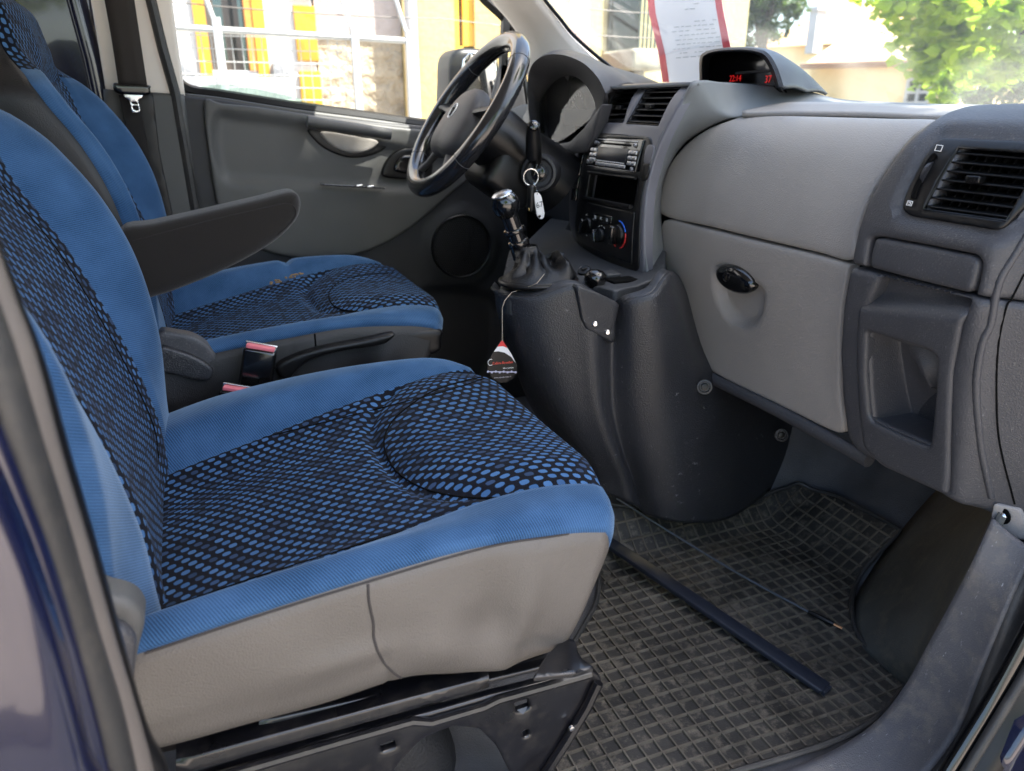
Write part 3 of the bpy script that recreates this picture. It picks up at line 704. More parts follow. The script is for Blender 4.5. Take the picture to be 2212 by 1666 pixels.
    for i in range(R - 1):
        zz = zs[i]
        for j in range(C - 1):
            quads.append((i*C + j, (i+1)*C + j, (i+1)*C + j + 1, i*C + j + 1))
            if j < 3 * NP or j >= 13 * NP: z = 'v'
            elif j < 6 * NP: z = 'bn' if zz < .815 else 'd'
            elif j < 10 * NP: z = 'd'
            else: z = 'bf' if zz < .815 else 'd'
            if zz > .925: z = 'd'
            zones.append(z)
        quads.append((i*C + C - 1, (i+1)*C + C - 1, (i+1)*C, i*C)); zones.append('v')
    quads.append(tuple((R - 1) * C + j for j in range(C))); zones.append('d')
    split_zones(V, uv, quads, zones, {'v': ('backrest_shell', vin), 'bn': ('backrest_bolster', M['blue']), 'bf': ('backrest_bolster', M['blue']), 'd': ('backrest_centre', M['dots'])}, T, 0)
    return T

PS = make_seat('front_seat', 'nearest blue and black patterned van seat with pale vinyl skirt and black metal base', (0, 0, 0), M['vinyl'], (.15, .86, 0), bulge=.004)
DS = make_seat('front_seat', 'far blue patterned seat behind the steering wheel with black skirt and worn bolster edge', (.012, .665, .052), M['vinyl_dark'], (.16, 1.525, 0), near_drop=.02, damage=True)

def seam_on(T, part, pts, m, r=.0012, name='stitched_seam'):
    for o in T.children:
        if o.name.startswith(part):
            h = hits(o, [tuple(p) for p in cr(pts, 8)], .0003)
            if len(h) > 3:
                q = MB(); q.tube(h, r, 6); q.build(name, m, o)
def pane_y(name, pts, y, m, par, th=.01, bev=.003, res=.012, s=-1, holes=(), n=4, smooth=True, **k):
    o = pix(pts, 1, y)
    if smooth: o = cr(o, n, True)
    return panel(name, o, 1, y, m, par, s=s, res=res, bev=bev, th=th, holes=[cr(pix(h, 1, y), 4, True) for h in holes], **k)
for T_s, nm_, pts_ in ((PS, 'cushion_centre', [(312, 1330), (450, 1282), (600, 1232), (860, 1151), (1090, 1086), (1200, 1066), (1300, 1057)]), (PS, 'cushion_centre', [(352, 1002), (600, 938), (860, 872), (960, 846), (1046, 818)]),
                      (PS, 'backrest_centre', [(4, 400), (130, 550), (250, 750), (326, 905), (343, 990)])):
    seam_on(T_s, nm_, pts_, M['void'], .0010)
SEAM = simple('seam_thread', (.035, .030, .028), .8)
seam_on(PS, 'cushion_skirt', [(795, 1262), (797, 1300), (806, 1345), (808, 1380), (822, 1420), (848, 1452), (878, 1471)], SEAM, .0014)
seam_on(PS, 'cushion_skirt', [(312, 1412), (550, 1333), (795, 1257), (1050, 1183), (1200, 1158), (1290, 1143), (1318, 1130)], SEAM, .0012)
seam_on(DS, 'cushion_skirt', [(680, 722), (681, 735), (683, 760)], M['void'], .0015)
for T_s, pts_ in ((PS, [(1056, 812), (1000, 824), (930, 848), (868, 890), (838, 925), (830, 965), (850, 1010), (885, 1040), (935, 1062), (1010, 1075), (1090, 1075), (1200, 1068), (1295, 1052)]),
                 (DS, [(850, 590), (790, 594), (740, 606), (713, 628), (714, 652), (735, 668), (780, 674)])):
    seam_on(T_s, 'cushion_centre', pts_, M['void'], .0013)
# --- armrest of the near seat
am = pane_y('armrest', [(255, 503), (330, 485), (450, 458), (560, 432), (618, 417), (640, 417), (650, 430), (651, 452), (640, 480), (600, 520), (540, 558), (470, 593), (400, 622), (345, 641), (290, 650), (250, 600)], 1.145, M['suede'], PS, th=.045, bev=.014, res=.008)
sb = MB(); pts = cr([PY(a, b, 1.1455) for a, b in [(285, 520), (450, 478), (560, 452), (618, 440), (638, 452), (634, 474), (600, 508)]], 6); sb.tube(pts, .0009, 6); sb.build('seam', M['suede'], am)
# --- near seat: slide rails, mechanism and base
ry = .615
def bar(name, p0, p1, h0, h1, y, m, par, th=.03, bev=.003):
    """plate between two picture points, heights in picture px"""
    return pane_y(name, [p0, p1, (p1[0], p1[1] + h1), (p0[0], p0[1] + h0)], y, m, par, th=th, bev=bev, res=.02, smooth=False)
bar('slide_rail', (380, 1645), (1058, 1462), 34, 26, .618, M['steel_black'], PS, th=.035)
bar('slide_rail', (560, 1560), (1236, 1408), 30, 24, .634, M['steel_black'], PS, th=.03)
bar('rail_lip', (560, 1590), (1236, 1424), 12, 9, .622, M['steel_black'], PS, th=.02, bev=.002)
bar('seat_frame', (300, 1580), (900, 1452), 60, 60, .66, M['steel_black'], PS, th=.02)
bar('seat_frame', (900, 1440), (1225, 1390), 40, 40, .67, M['black'], PS, th=.02)
bo = [(300, 1760), (345, 1700), (430, 1682), (734, 1590), (928, 1540), (1069, 1500), (1277, 1448), (1296, 1458), (1303, 1475), (1296, 1495), (1230, 1600), (1150, 1745), (1120, 1780), (1120, 1700), (1097, 1662), (1073, 1614), (1037, 1577), (981, 1570), (915, 1596), (860, 1652), (830, 1720), (820, 1780), (300, 1800)]
base = panel('seat_base', rcorner(pix(bo, 1, .632), .006, 3), 1, .632, M['steel_black'], PS, s=-1, res=.012, bev=.004, th=.006,
             holes=[rcorner(pix(h, 1, .632), .002, 2) for h in ([(1112, 1522), (1142, 1512), (1146, 1530), (1116, 1540)], [(822, 1612), (852, 1602), (856, 1616), (826, 1626)], [(1130, 1582), (1142, 1578), (1144, 1590), (1132, 1594)])])
fl = MB(); pts = [PY(a, b, .628) for a, b in [(430, 1690), (734, 1602), (890, 1558), (930, 1561), (1045, 1527), (1075, 1512), (1275, 1456)]]
fl.tube(pts, .0055, 8); fl.build('flange', M['steel_black'], base)
rb = MB(); rb.tube([PY(a, b, .627) for a, b in [(1293, 1475), (1268, 1528), (1225, 1600), (1160, 1700)]], .0065, 8); rb.build('pressed_rib', M['steel_black'], base)
bt = MB(); bt.lathe(PY(1234, 1572, .624), (0, -1, 0), [(0, .004), (.003, .0036), (.0035, .002)], 14); bt.build('rivet', M['metal'], base)
# front cross plate of the base
q = [PY(1225, 1390, .66), PY(1275, 1470, .64), PY(1275, 1470, .64) + Vector((0, .42, .01)), PY(1225, 1390, .66) + Vector((0, .42, .01))]
cp = panel('cross_plate', rcorner(pix([(1222, 1386), (1243, 1395), (1250, 1425), (1262, 1440), (1285, 1452), (1240, 1475), (1150, 1500), (1180, 1440)], 2, .255), .004, 3), 2, lambda a, b: .262 - .2 * (a - .33), M['steel_black'], PS, s=1, res=.012, bev=.002, th=.004)
bx = MB(); bx.lathe((.115, .70, .0), (0, 1, 0), [(-.02, .02), (-.015, .07), (.0, .095), (.03, .11), (.30, .12), (.31, .02)], 40, sq=(1.25, 1.0)); bx.build('seat_pedestal', plastic('hump_lining', (.012, .012, .013), .6, 260, 1.0, .2), PS)
# recliner cover on the near seat
rc = pane_y('recliner_cover', [(205, 1290), (240, 1290), (285, 1303), (309, 1330), (311, 1360), (296, 1420), (285, 1500), (278, 1580), (250, 1600), (215, 1520), (200, 1400)], .578, M['door_grey'], PS, th=.02, bev=.008, res=.008)
pane_y('recliner_knob', [(235, 1362), (268, 1362), (290, 1385), (293, 1420), (283, 1500), (262, 1520), (240, 1440)], .566, M['dash_mid'], rc, th=.01, bev=.006, res=.008)
# --- far seat: recliner cover, height lever, seat side
hc = pane_y('recliner_cover', [(340, 722), (385, 720), (425, 730), (455, 752), (470, 776), (462, 792), (456, 820), (430, 818), (340, 800)], 1.262, M['dash_mid'], DS, th=.02, bev=.006, res=.008)
pane_y('recliner_lever', [(345, 752), (380, 758), (420, 772), (458, 796), (455, 820), (425, 822), (385, 812), (345, 800)], 1.248, M['dash_dark'], hc, th=.012, bev=.004, res=.008)
pane_y('side_cover', [(455, 800), (520, 770), (600, 752), (760, 730), (940, 712), (956, 735), (945, 765), (860, 775), (700, 790), (640, 830), (600, 860), (470, 900), (440, 880)], 1.262, M['black'], DS, th=.02, bev=.008, res=.01)
pane_y('height_lever', [(600, 792), (640, 770), (700, 752), (780, 737), (848, 722), (850, 730), (825, 746), (760, 756), (690, 772), (650, 792), (625, 822), (605, 815)], 1.238, M['black'], DS, th=.014, bev=.005, res=.007)
rl = MB(); rl.box((.15, 1.30, .21), (.56, .05, .16), bev=.01); rl.build('slide_rail', M['void'], DS)
rl = MB(); rl.box((.15, 1.55, .17), (.40, .40, .30), bev=.02); rl.build('seat_pedestal', M['void'], DS)
# torn foam on the far bolster
fm_ = MB(); rng = random.Random(5)
for k in range(15):
    a = rng.uniform(585, 655); p = PZ(a, 612 - (a - 585) * .32 + rng.uniform(-3, 3), .492)
    fm_.box(p, (.004 + rng.random() * .006, .004, .003), Matrix.Rotation(rng.random() * 3, 3, 'Z'), .001)
fm_.build('torn_foam', simple('old_foam', (.22, .14, .06), .9), DS)
# --- belt buckles between the seats
RDL = simple('buckle_red', (.75, .18, .22), .45)
for (a, b, y, hh, lab) in [(558, 790, 1.215, .10, 'black belt buckle with red button standing between the two seats'), (512, 862, 1.17, .07, 'lower belt buckle half hidden behind the near seat cushion')]:
    c = PY(a, b, y); bk = thing('belt_buckle', lab, 'belt buckle', c, 'belt buckles between the seats')
    R = Matrix.Rotation(rad(14), 3, 'Y') @ Matrix.Rotation(rad(-12), 3, 'Z')
    h = MB(); h.box(c + R @ Vector((0, 0, -.02)), (.052, .028, hh), R, .006); h.build('buckle_body', M['gloss'], bk)
    h = MB(); h.box(c + R @ Vector((0, -.004, hh / 2 - .018)), (.044, .014, .006), R, .0015); h.build('release_button', RDL, bk)
    h = MB(); h.box(c + R @ Vector((0, .009, hh / 2 - .018)), (.05, .005, .008), R, .001); h.build('buckle_rim', M['metal'], bk)
    h = MB(); h.box(c + R @ Vector((-.01, 0, -.02 - hh / 2 - .05)), (.022, .008, .12), R, .002); h.build('stalk', M['black'], bk)
# ============================================================ VAN BODY
def fz(x, y):
    z = .62 * max(0, x - 1.02) + .05 * math.exp(-((x - 1.30) / .07) ** 2 - ((y - .90) / .09) ** 2) + .03 * math.exp(-((x - 1.22) / .03) ** 2) * sm((y - 1.0) / .05)
    z += .10 * sm((y - 1.02) / .12) * sm((x - .5) / .15) * sm((1.45 - y) / .1)
    return z
VB = thing('van', 'dark blue van around the seats, seen through its open door', 'van', (.2, 1.2, 0))
def strip(name, A_, B_, m, par, th=.006, n=8, bulge=0, k=5):
    """surface between two curves"""
    a = cr(A_, n); b = cr(B_, n); rows = []
    nrm = Vector(tuple(b[len(b)//2] - a[len(a)//2])).cross(Vector(tuple(a[-1] - a[0]))).normalized()
    for t in range(k + 1):
        u = t / k; rows.append([Vector(tuple(p * (1 - u) + q * u)) + nrm * bulge * math.sin(u * math.pi) for p, q in zip(a, b)])
    return grid(name, rows, m, par, thick=th)
# floor lining with toe board
rows = [[Vector((x, y, fz(x, y) - .006)) for y in np.arange(.46, 2.0, .03)] for x in np.arange(-1.6, 1.56, .03)]
grid('floor_lining', rows, M['carpet'], VB, thick=-.02)
# bulges of the lining on the toe board
rows = []
# roof lining + metal, header, rear wall
LIN = plastic('roof_cloth', (.42, .40, .37), .95, 900, .3, .05)
rf = MB()
rr = []
for x in np.linspace(-1.7, .50, 12): rr.append([Vector((x, y, 1.36 - .02 * ((y - 1.2) / .78) ** 4 * 2 - .05 * sm((x - .2) / .35))) for y in np.linspace(.44, 1.96, 14)])
grid('roof_lining', rr, LIN, VB, thick=-.03)
q = MB(); q.box((-1.72, 1.2, .5), (.04, 1.56, 1.9)); q.build('bulkhead', M['door_dark'], VB)
q = MB(); q.box((-.95, .40, .1), (1.5, .05, 1.3)); q.build('sliding_door_panel', M['door_dark'], VB)
q = MB(); q.box((-.95, 2.02, .1), (1.5, .05, 1.5)); q.build('side_panel', M['paint'], VB)
# windscreen
WS = glass('windscreen_glass', (.95, .98, .95), .8, .045, (.95, .97, .9))
wrow = []
for t in np.linspace(0, 1, 10):
    x = lerp(.52, 1.52, t); z = lerp(1.32, .80, t)
    wrow.append([Vector((x + .05 * (1 - ((y - 1.2) / .75) ** 2) - .12, y, z)) for y in np.linspace(.48, 1.93, 14)])
grid('windscreen', wrow, WS, VB)
# passenger-side header and front pillar (hold the shade)
q = MB(); q.tube([(-1.7, .42, 1.33), (.42, .42, 1.31), (.75, .46, 1.10), (1.15, .50, .84)], .04, 10); q.build('roof_frame', M['paint'], VB)
q = MB(); q.tube([(.5, .44, 1.31), (.47, 1.2, 1.33), (.5, 1.96, 1.31)], .035, 10); q.build('windscreen_header', M['beige'], VB)
# driver-side front pillar
L_ = [PY(1015, -70, 1.90), PY(1060, 0, 1.90), PY(1105, 55, 1.905), PY(1128, 100, 1.91), PY(1142, 190, 1.92), PY(1150, 290, 1.93)]
R_ = [PY(1100, -90, 1.74), PY(1166, 0, 1.77), PY(1205, 48, 1.79), PY(1235, 84, 1.80), PY(1298, 139, 1.80), PY(1380, 200, 1.80)]
fp = strip('front_pillar', L_, R_, M['beige'], VB, th=.03, bulge=-.022, k=8)
q = MB(); q.tube([p + Vector((.006, 0, .004)) for p in cr2] if False else [Vector(tuple(p)) + Vector((.008, 0, .006)) for p in cr(R_, 6)], .0045, 6); q.build('windscreen_seal', M['black'], fp)
# driver-side B pillar
bp = pane_y('centre_pillar', [(195, -60), (195, 0), (228, 197), (400, 207), (372, 0), (360, -60)], 1.93, M['beige'], VB, th=.05, bev=.008, smooth=False, res=.02)
pane_y('pillar_lower_trim', [(222, 192), (398, 204), (425, 420), (460, 640), (300, 700), (240, 420)], 1.925, M['door_grey'], bp, th=.05, bev=.008, smooth=False, res=.02)
pane_y('pillar_shadow_gap', [(262, 196), (330, 200), (345, 330), (385, 520), (330, 560), (275, 330)], 1.914, M['black'], bp, th=.006, bev=.002, smooth=False, res=.02)
q = MB(); q.tube([PY(a, b, 1.93) for a, b in [(318, -40), (326, 0), (350, 100), (378, 200), (400, 330), (425, 480), (455, 660)]], .011, 8); q.build('door_seal', M['rubber'], bp)
pane_y('rear_pillar', [(-60, -60), (196, -60), (205, 0), (235, 190), (262, 420), (200, 560), (-60, 400)], 2.0, M['paint'], VB, th=.05, bev=.01, smooth=False, res=.03, holes=[])
q = MB(); q.tube([PY(a, b, 1.97) for a, b in [(150, -50), (165, 0), (200, 130), (228, 260), (240, 400)]], .02, 10); q.build('pillar_edge', M['paint'], VB)
# --- near side: body pillar beside the camera
def edge(name, pts, y, r, m, par, flat=1, n=10): q = MB(); q.tube(cr([PY(a, b, y) for a, b in pts], 6), r, n, flat=flat); return q.build(name, m, par)
NP_ = None
outer = [(-160, 830), (-90, 920), (-20, 1050), (60, 1250), (120, 1440), (170, 1666), (200, 1800)]
NP_ = pane_y('door_pillar', [(-500, 700), (-160, 800), (-90, 905), (-10, 1060), (70, 1250), (130, 1440), (186, 1666), (215, 1850), (-500, 1900)], .345, M['paint'], VB, th=.05, bev=.012, res=.01)
edge('panel_lip', [(-180, 560), (-120, 720), (-60, 860), (12, 1040), (85, 1230), (148, 1440), (206, 1666), (235, 1800)], .37, .007, M['paint'], NP_)
edge('outer_seal', [(-150, 420), (-90, 600), (-30, 760), (30, 950), (98, 1160), (160, 1370), (215, 1540), (246, 1666), (275, 1800)], .385, .0115, M['rubber'], NP_)
edge('main_seal', [(-150, 300), (-90, 500), (-36, 650), (14, 780), (76, 1000), (139, 1200), (198, 1400), (246, 1550), (280, 1666), (314, 1800)], .40, .0125, plastic('seal_grey', (.125, .108, .095), .55, 400, .2, .12, dirt=.1), NP_)
edge('inner_lip', [(-130, 280), (-68, 490), (-14, 640), (46, 790), (108, 1000), (171, 1210), (231, 1420), (283, 1590), (322, 1666), (360, 1800)], .415, .0105, M['black'], NP_)
# --- door sill at the near side

inn = [PY(a, b, y) for a, b, y in [(2145, 1120, .50), (2100, 1215, .50), (2055, 1300, .51), (2000, 1400, .52), (1955, 1480, .53), (1895, 1555, .54), (1800, 1620, .54), (1650, 1680, .545), (1500, 1725, .55), (1300, 1800, .56)]]
out = [PY(a, b, y) for a, b, y in [(2235, 1190, .455), (2190, 1280, .452), (2155, 1360, .45), (2110, 1470, .45), (2075, 1560, .45), (2030, 1630, .45), (1960, 1710, .45), (1880, 1790, .45), (1800, 1850, .45), (1600, 1950, .45)]]
SL = strip('door_sill', inn, out, plastic('sill_plastic', (.088, .086, .092), .45, 520, .6, .1, dirt=.45, scratch=.9), VB, th=.012, bulge=.006, k=10)
o2 = [PY(a, b, y) for a, b, y in [(2330, 1210, .425), (2290, 1300, .425), (2235, 1400, .42), (2180, 1500, .42), (2120, 1590, .42), (2060, 1690, .42), (1990, 1790, .43), (1900, 1860, .43), (1850, 1920, .43), (1700, 2020, .43)]]
strip('rubber_apron', [p + Vector((0, -.002, -.006)) for p in out], o2, M['rubber'], SL, th=.01, bulge=0, k=4)
edge('sill_seal', [(2330, 1130), (2270, 1270), (2215, 1380), (2150, 1500), (2095, 1590), (2045, 1670), (1980, 1780)], .415, .0095, M['gloss'], SL)
strip('sill_gap', [PY(a, b, .415) for a, b in [(2330, 1130), (2270, 1270), (2215, 1380), (2150, 1500), (2095, 1590), (2045, 1670), (1980, 1780)]], [PY(a, b, .378) for a, b in [(2480, 1300), (2400, 1400), (2320, 1490), (2240, 1570), (2170, 1660), (2120, 1740), (2090, 1850)]], M['black'], SL, th=.004, k=3)
edge('sill_lip', [(2380, 1160), (2300, 1310), (2230, 1430), (2170, 1530), (2115, 1620), (2060, 1710)], .40, .006, M['rubber'], SL)
pane_y('painted_sill', [(2420, 1370), (2300, 1500), (2225, 1580), (2180, 1650), (2140, 1740), (2110, 1850), (2600, 1850), (2600, 1370)], .375, M['paint'], SL, th=.05, bev=.008, res=.01, smooth=False)
# wheel arch lining between mat and sill
low = [PF(a, b, fz, 2) for a, b in [(2090, 1010), (2020, 1062), (1935, 1160), (1880, 1235), (1842, 1310), (1850, 1385), (1900, 1438), (1952, 1482)]]
up = [PY(a, b, y) for a, b, y in [(2175, 1010, .60), (2168, 1075, .53), (2150, 1120, .503), (2105, 1215, .505), (2060, 1300, .515), (2008, 1392, .525), (1982, 1435, .53), (1960, 1476, .532)]]
ARC = plastic('arch_lining', (.075, .077, .070), .7, 500, .9, .3, dirt=.5, dirtcol=(.16, .14, .10), spec=.3)
strip('wheel_arch_lining', low, up, ARC, VB, th=.01, bulge=.03, k=12)
# open near door, hinged at the front pillar (keeps the sun off the footwell)
od = MB(); R = Matrix.Rotation(rad(-72), 3, 'Z'); hin = Vector((1.02, .36, 0))
od.box(hin + R @ Vector((.52, 0, .33)), (1.0, .08, .98), R, .03); odo = od.build('open_door', M['paint'], VB)
od = MB(); od.tube([hin + R @ Vector(q) for q in ((.02, 0, .82), (.35, 0, 1.22), (1.0, 0, 1.25), (1.02, 0, .82))], .028, 8); od.build('window_frame', M['black'], odo)
od = MB(); od.box(hin + R @ Vector((.54, .05, .30)), (.86, .02, .7), R, .01); od.build('door_trim', M['door_dark'], odo)
# ============================================================ FLOOR MAT + things on it
MT = thing('floor_mat', 'dirty black rubber floor mat with square grid ribs in the passenger footwell', 'floor mat', (.75, .85, .002))
mo = [(1290, 1092), (1330, 1100), (1420, 1107), (1560, 1110), (1640, 1085), (1700, 1060), (1735, 1054), (1800, 1075), (1870, 1110), (1930, 1145), (1938, 1160), (1885, 1215), (1850, 1265), (1838, 1310), (1848, 1370), (1895, 1430), (1950, 1478), (1940, 1505), (1890, 1560), (1800, 1610), (1690, 1650), (1560, 1690), (1400, 1740), (1180, 1780), (1190, 1600), (1230, 1420), (1290, 1300), (1290, 1180)]
mp = cr([drop(PF(a, b, fz, 2), 2) for a, b in mo], 4, True)
fm2 = lambda x, y: fz(x, y) + .006 + .004 * math.sin(x * 9) * math.sin(y * 8)
mat_ = panel('mat_sheet', mp, 2, fm2, M['mat'], MT, s=1, res=.02, bev=.002, th=.003)
poly = np.array(mp); rb = MB(); wob = lambda x, y: (.004 * math.sin(y * 7 + 1) + .012 * (y - .7) ** 2, .006 * math.sin(x * 6) + .05 * max(0, x - .9) ** 2)
def ribs(axis):
    lo, hi = poly.min(0), poly.max(0); c = lo[axis]
    while c < hi[axis]:
        ts = np.arange(lo[1 - axis], hi[1 - axis], .012); pts = []
        for t in ts:
            x, y = (c, t) if axis == 0 else (t, c); wx, wy = wob(x, y); pts.append((x + wx, y + wy))
        I = inside(np.array(pts), poly); seg = []
        for p, k in list(zip(pts, I)) + [((0, 0), False)]:
            if k: seg.append(p)
            else:
                if len(seg) > 2:
                    V = []; F = []
                    for i, q in enumerate(seg):
                        a = seg[max(0, i - 1)]; b = seg[min(len(seg) - 1, i + 1)]; t = Vector((b[0] - a[0], b[1] - a[1])).normalized(); n = Vector((-t.y, t.x))
                        h = fm2(*q)
                        for d, e in ((-.0019, 0), (-.0011, .0042), (.0011, .0042), (.0019, 0)): V.append((q[0] + n.x * d, q[1] + n.y * d, h + e - .0005))
                    for i in range(len(seg) - 1):
                        for j in range(3): F.append((i*4 + j, i*4 + j + 1, (i+1)*4 + j + 1, (i+1)*4 + j))
                    rb.add(V, F)
                seg = []
        c += .0235
ribs(0); ribs(1); rb.build('grid_ribs', plastic('rubber_rib', (.095, .080, .060), .55, 300, .3, .4, dirt=.6, dirtcol=(.17, .15, .12), spec=.4), MT, smooth=False)
q = MB(); q.tube([(x, y, fm2(x, y) + .003) for x, y in resamp(mp, .015)], .0042, 8, closed=True); q.build('raised_rim', M['rubber'], MT)
# flat black trim strip on the mat
def on(a, b, h=0.0): p = PF(a, b, fm2, 2); return p + Vector((0, 0, h))
a, b = on(1310, 1178, .012), on(1782, 1500, .012)
d = (b - a).normalized(); n = Vector((-d.y, d.x, 0)).normalized()
q = MB(); R = frame(d, n); L = (b - a).length
q.box((a + b) / 2, (L, .026, .004), R, .0015); q.box((a + b) / 2 + n * .012 - Vector((0, 0, .003)), (L * .99, .003, .007), R, .001); q.box((a + b) / 2 - n * .012 - Vector((0, 0, .003)), (L * .99, .003, .007), R, .001); q.box(b - Vector((0, 0, .004)) + d * .001, (.006, .02, .008), R, .001)
tag(q.build('trim_strip', plastic('strip_plastic', (.014, .017, .026), .38, 900, .15, .1)), 'long flat black plastic trim strip lying across the floor mat', 'trim strip')
AN = thing('aerial', 'thin grey car aerial rod with black threaded end lying on the floor mat', 'aerial', on(1600, 1230))
pts = [on(1330, 1105, .03), on(1440, 1165, .02), on(1600, 1255, .012), on(1745, 1330, .008)]
q = MB(); q.tube(cr(pts, 8), .0022, 8); q.build('rod', plastic('rod_grey', (.07, .08, .095), .45, 2000, .1), AN)
e1, e2 = on(1745, 1330, .008), on(1800, 1356, .007); q = MB(); q.tube([e1, e1.lerp(e2, .2), e1.lerp(e2, .8), e2], [.0035, .0048, .0048, .0035], 12); q.build('sleeve', M['black'], AN)
q = MB(); q.tube([e2, on(1818, 1364, .006)], .0022, 8); q.build('threaded_end', simple('copper', (.6, .3, .15), .4, .8), AN)
# ============================================================ SEAT BELT
BL = thing('seat_belt', 'black seat belt hanging on the far door pillar with steel tongue', 'seat belt', (-.08, 1.88, .86))
V0 = [PY(a, b, 1.885) for a, b in [(218, -40), (240, 80), (256, 185)]]; V1 = [PY(a, b, 1.88) for a, b in [(284, -40), (302, 80), (318, 185)]]
strip('strap', V0, V1, plastic('webbing', (.035, .030, .027), .8, 1500, .4, .1, spec=.3), BL, th=.003, k=3)
pane_y('strap_lower', [(256, 205), (300, 210), (322, 330), (355, 460), (330, 470), (285, 330)], 1.893, plastic('webbing2', (.02, .018, .017), .8, 1500, .4, .1, spec=.3), BL, th=.003, bev=.001, smooth=False)
tg = pane_y('tongue_housing', [(245, 180), (262, 180), (320, 184), (324, 192), (323, 204), (300, 207), (262, 204), (246, 196)], 1.872, M['gloss'], BL, th=.012, bev=.005, res=.006)
pane_y('tongue', [(266, 203), (309, 205), (307, 211), (298, 217), (303, 238), (301, 244), (287, 244), (284, 240), (279, 216), (268, 210)], 1.874, M['metal'], BL, th=.002, bev=.001, res=.005, smooth=False,
       holes=[[(284, 220), (295, 221), (297, 225), (286, 224)], [(287, 229), (298, 230), (299, 238), (289, 237)]])
# ============================================================ DRIVER'S DOOR (far side)
DY = 1.935
def rec(polys):
    """sum of soft recesses: (polygon px, depth, softness)"""
    L = [(np.array(cr(pix(p, 1, DY), 4, True)), d, s_) for p, d, s_ in polys]
    def f(a, b):
        P_ = np.array([[a, b]]); v = 0
        for q, d, s_ in L:
            e = edist(P_, [q])[0]; e = e if inside(P_, q)[0] else -e
            v += d * sm((e + s_) / (2 * s_))
        return v
    return f
# dark lower carrier
low_o = [(372, 206), (400, 206), (470, 214), (640, 242), (800, 262), (920, 272), (1135, 262), (1260, 300), (1260, 900), (1200, 1000), (480, 1000), (455, 620), (420, 450), (385, 300)]
sp_c = [(997 + 78 * math.cos(t), 533 + 84 * math.sin(t)) for t in np.linspace(0, 2 * math.pi, 24, endpoint=False)]
pocket = [(905, 640), (960, 625), (1060, 640), (1075, 700), (1060, 800), (980, 870), (700, 880), (640, 800)]
DR = pane_y('door', low_o, DY, M['door_dark'], VB, th=.03, bev=.012, res=.014, smooth=False, disp=rec([(sp_c, .010, .006), (pocket, -.02, .012), ([(500, 262), (760, 312), (930, 350), (880, 395), (560, 385), (490, 350)], -.03, .02)]))
up_o = [(441, 222), (480, 224), (560, 232), (660, 247), (800, 268), (905, 280), (1040, 290), (1140, 300), (1100, 330), (1040, 370), (985, 410), (930, 458), (870, 505), (790, 545), (700, 560), (610, 553), (540, 528), (487, 490), (468, 440), (452, 340)]
scoop = [(470, 248), (520, 252), (640, 268), (760, 300), (900, 330), (960, 350), (930, 398), (860, 406), (700, 400), (560, 393), (500, 390), (478, 370), (462, 310)]
ut = pane_y('upper_trim', up_o, DY - .012, M['door_grey'], DR, th=.012, bev=.006, res=.010, disp=rec([(scoop, -.013, .014)]), s=-1)
# window switches, pull handle, opener
q = pane_y('pull_cup', [(668, 277), (760, 290), (842, 303), (838, 316), (818, 330), (785, 340), (750, 340), (715, 328), (685, 308)], DY - .005, M['black'], DR, th=.006, bev=.004, res=.008)
pane_y('cup_sun_patch', [(695, 284), (760, 292), (815, 302), (812, 316), (790, 328), (760, 331), (730, 322), (705, 305)], DY - .011, M['dash_light'], DR, th=.006, bev=.004, res=.008)  # pale plate painted in for the sun patch inside the cup
hb = [PY(a, b, DY - .045) for a, b in [(664, 262), (700, 268), (760, 277), (810, 285), (843, 290)]]
q = MB(); q.tube(cr(hb, 5), .017, 12, flat=.8); q.build('pull_handle', M['door_grey'], DR)
q = pane_y('opener_bezel', [(826, 372), (838, 345), (862, 325), (890, 320), (930, 330), (930, 385), (880, 388), (835, 384)], DY - .014, M['black'], DR, th=.01, bev=.005, res=.008)
pane_y('opener_lever', [(852, 368), (862, 342), (885, 335), (925, 345), (922, 372), (880, 376)], DY - .022, M['gloss'], DR, th=.01, bev=.006, res=.008)
q = pane_y('window_switches', [(692, 396), (830, 404), (832, 409), (694, 401)], DY - .030, M['gloss'], DR, th=.01, bev=.001, smooth=False)
for a in (776, 800): h = MB(); h.box(PY(a, 401 + (a - 776) * .08, DY - .04), (.018, .012, .006), bev=.002); h.build('switch', M['metal'], DR)
# speaker
sc = PY(997, 533, DY - .012); r0 = (PY(1060, 533, DY) - PY(934, 533, DY)).length / 2
q = MB(); q.lathe(sc, (0, -1, 0), [(-.01, r0 * 1.02), (.004, r0 * 1.02), (.006, r0 * .99), (.004, r0 * .95), (.0, r0 * .94), (.002, r0 * .5), (.004, .001)], 48); spk = q.build('speaker_grille', M['black'], DR)
q = MB(); st = .0058
for i in range(-14, 15):
    for j in range(-16, 17):
        x = i * st + (st / 2 if j % 2 else 0); z = j * st * .87
        if math.hypot(x, z) < r0 * .9: q.lathe(sc + Vector((x, -.0032 - .001, z)), (0, -1, 0), [(0, .0016), (.0008, .0008)], 6)
q.build('grille_dots', M['door_dark'], DR)
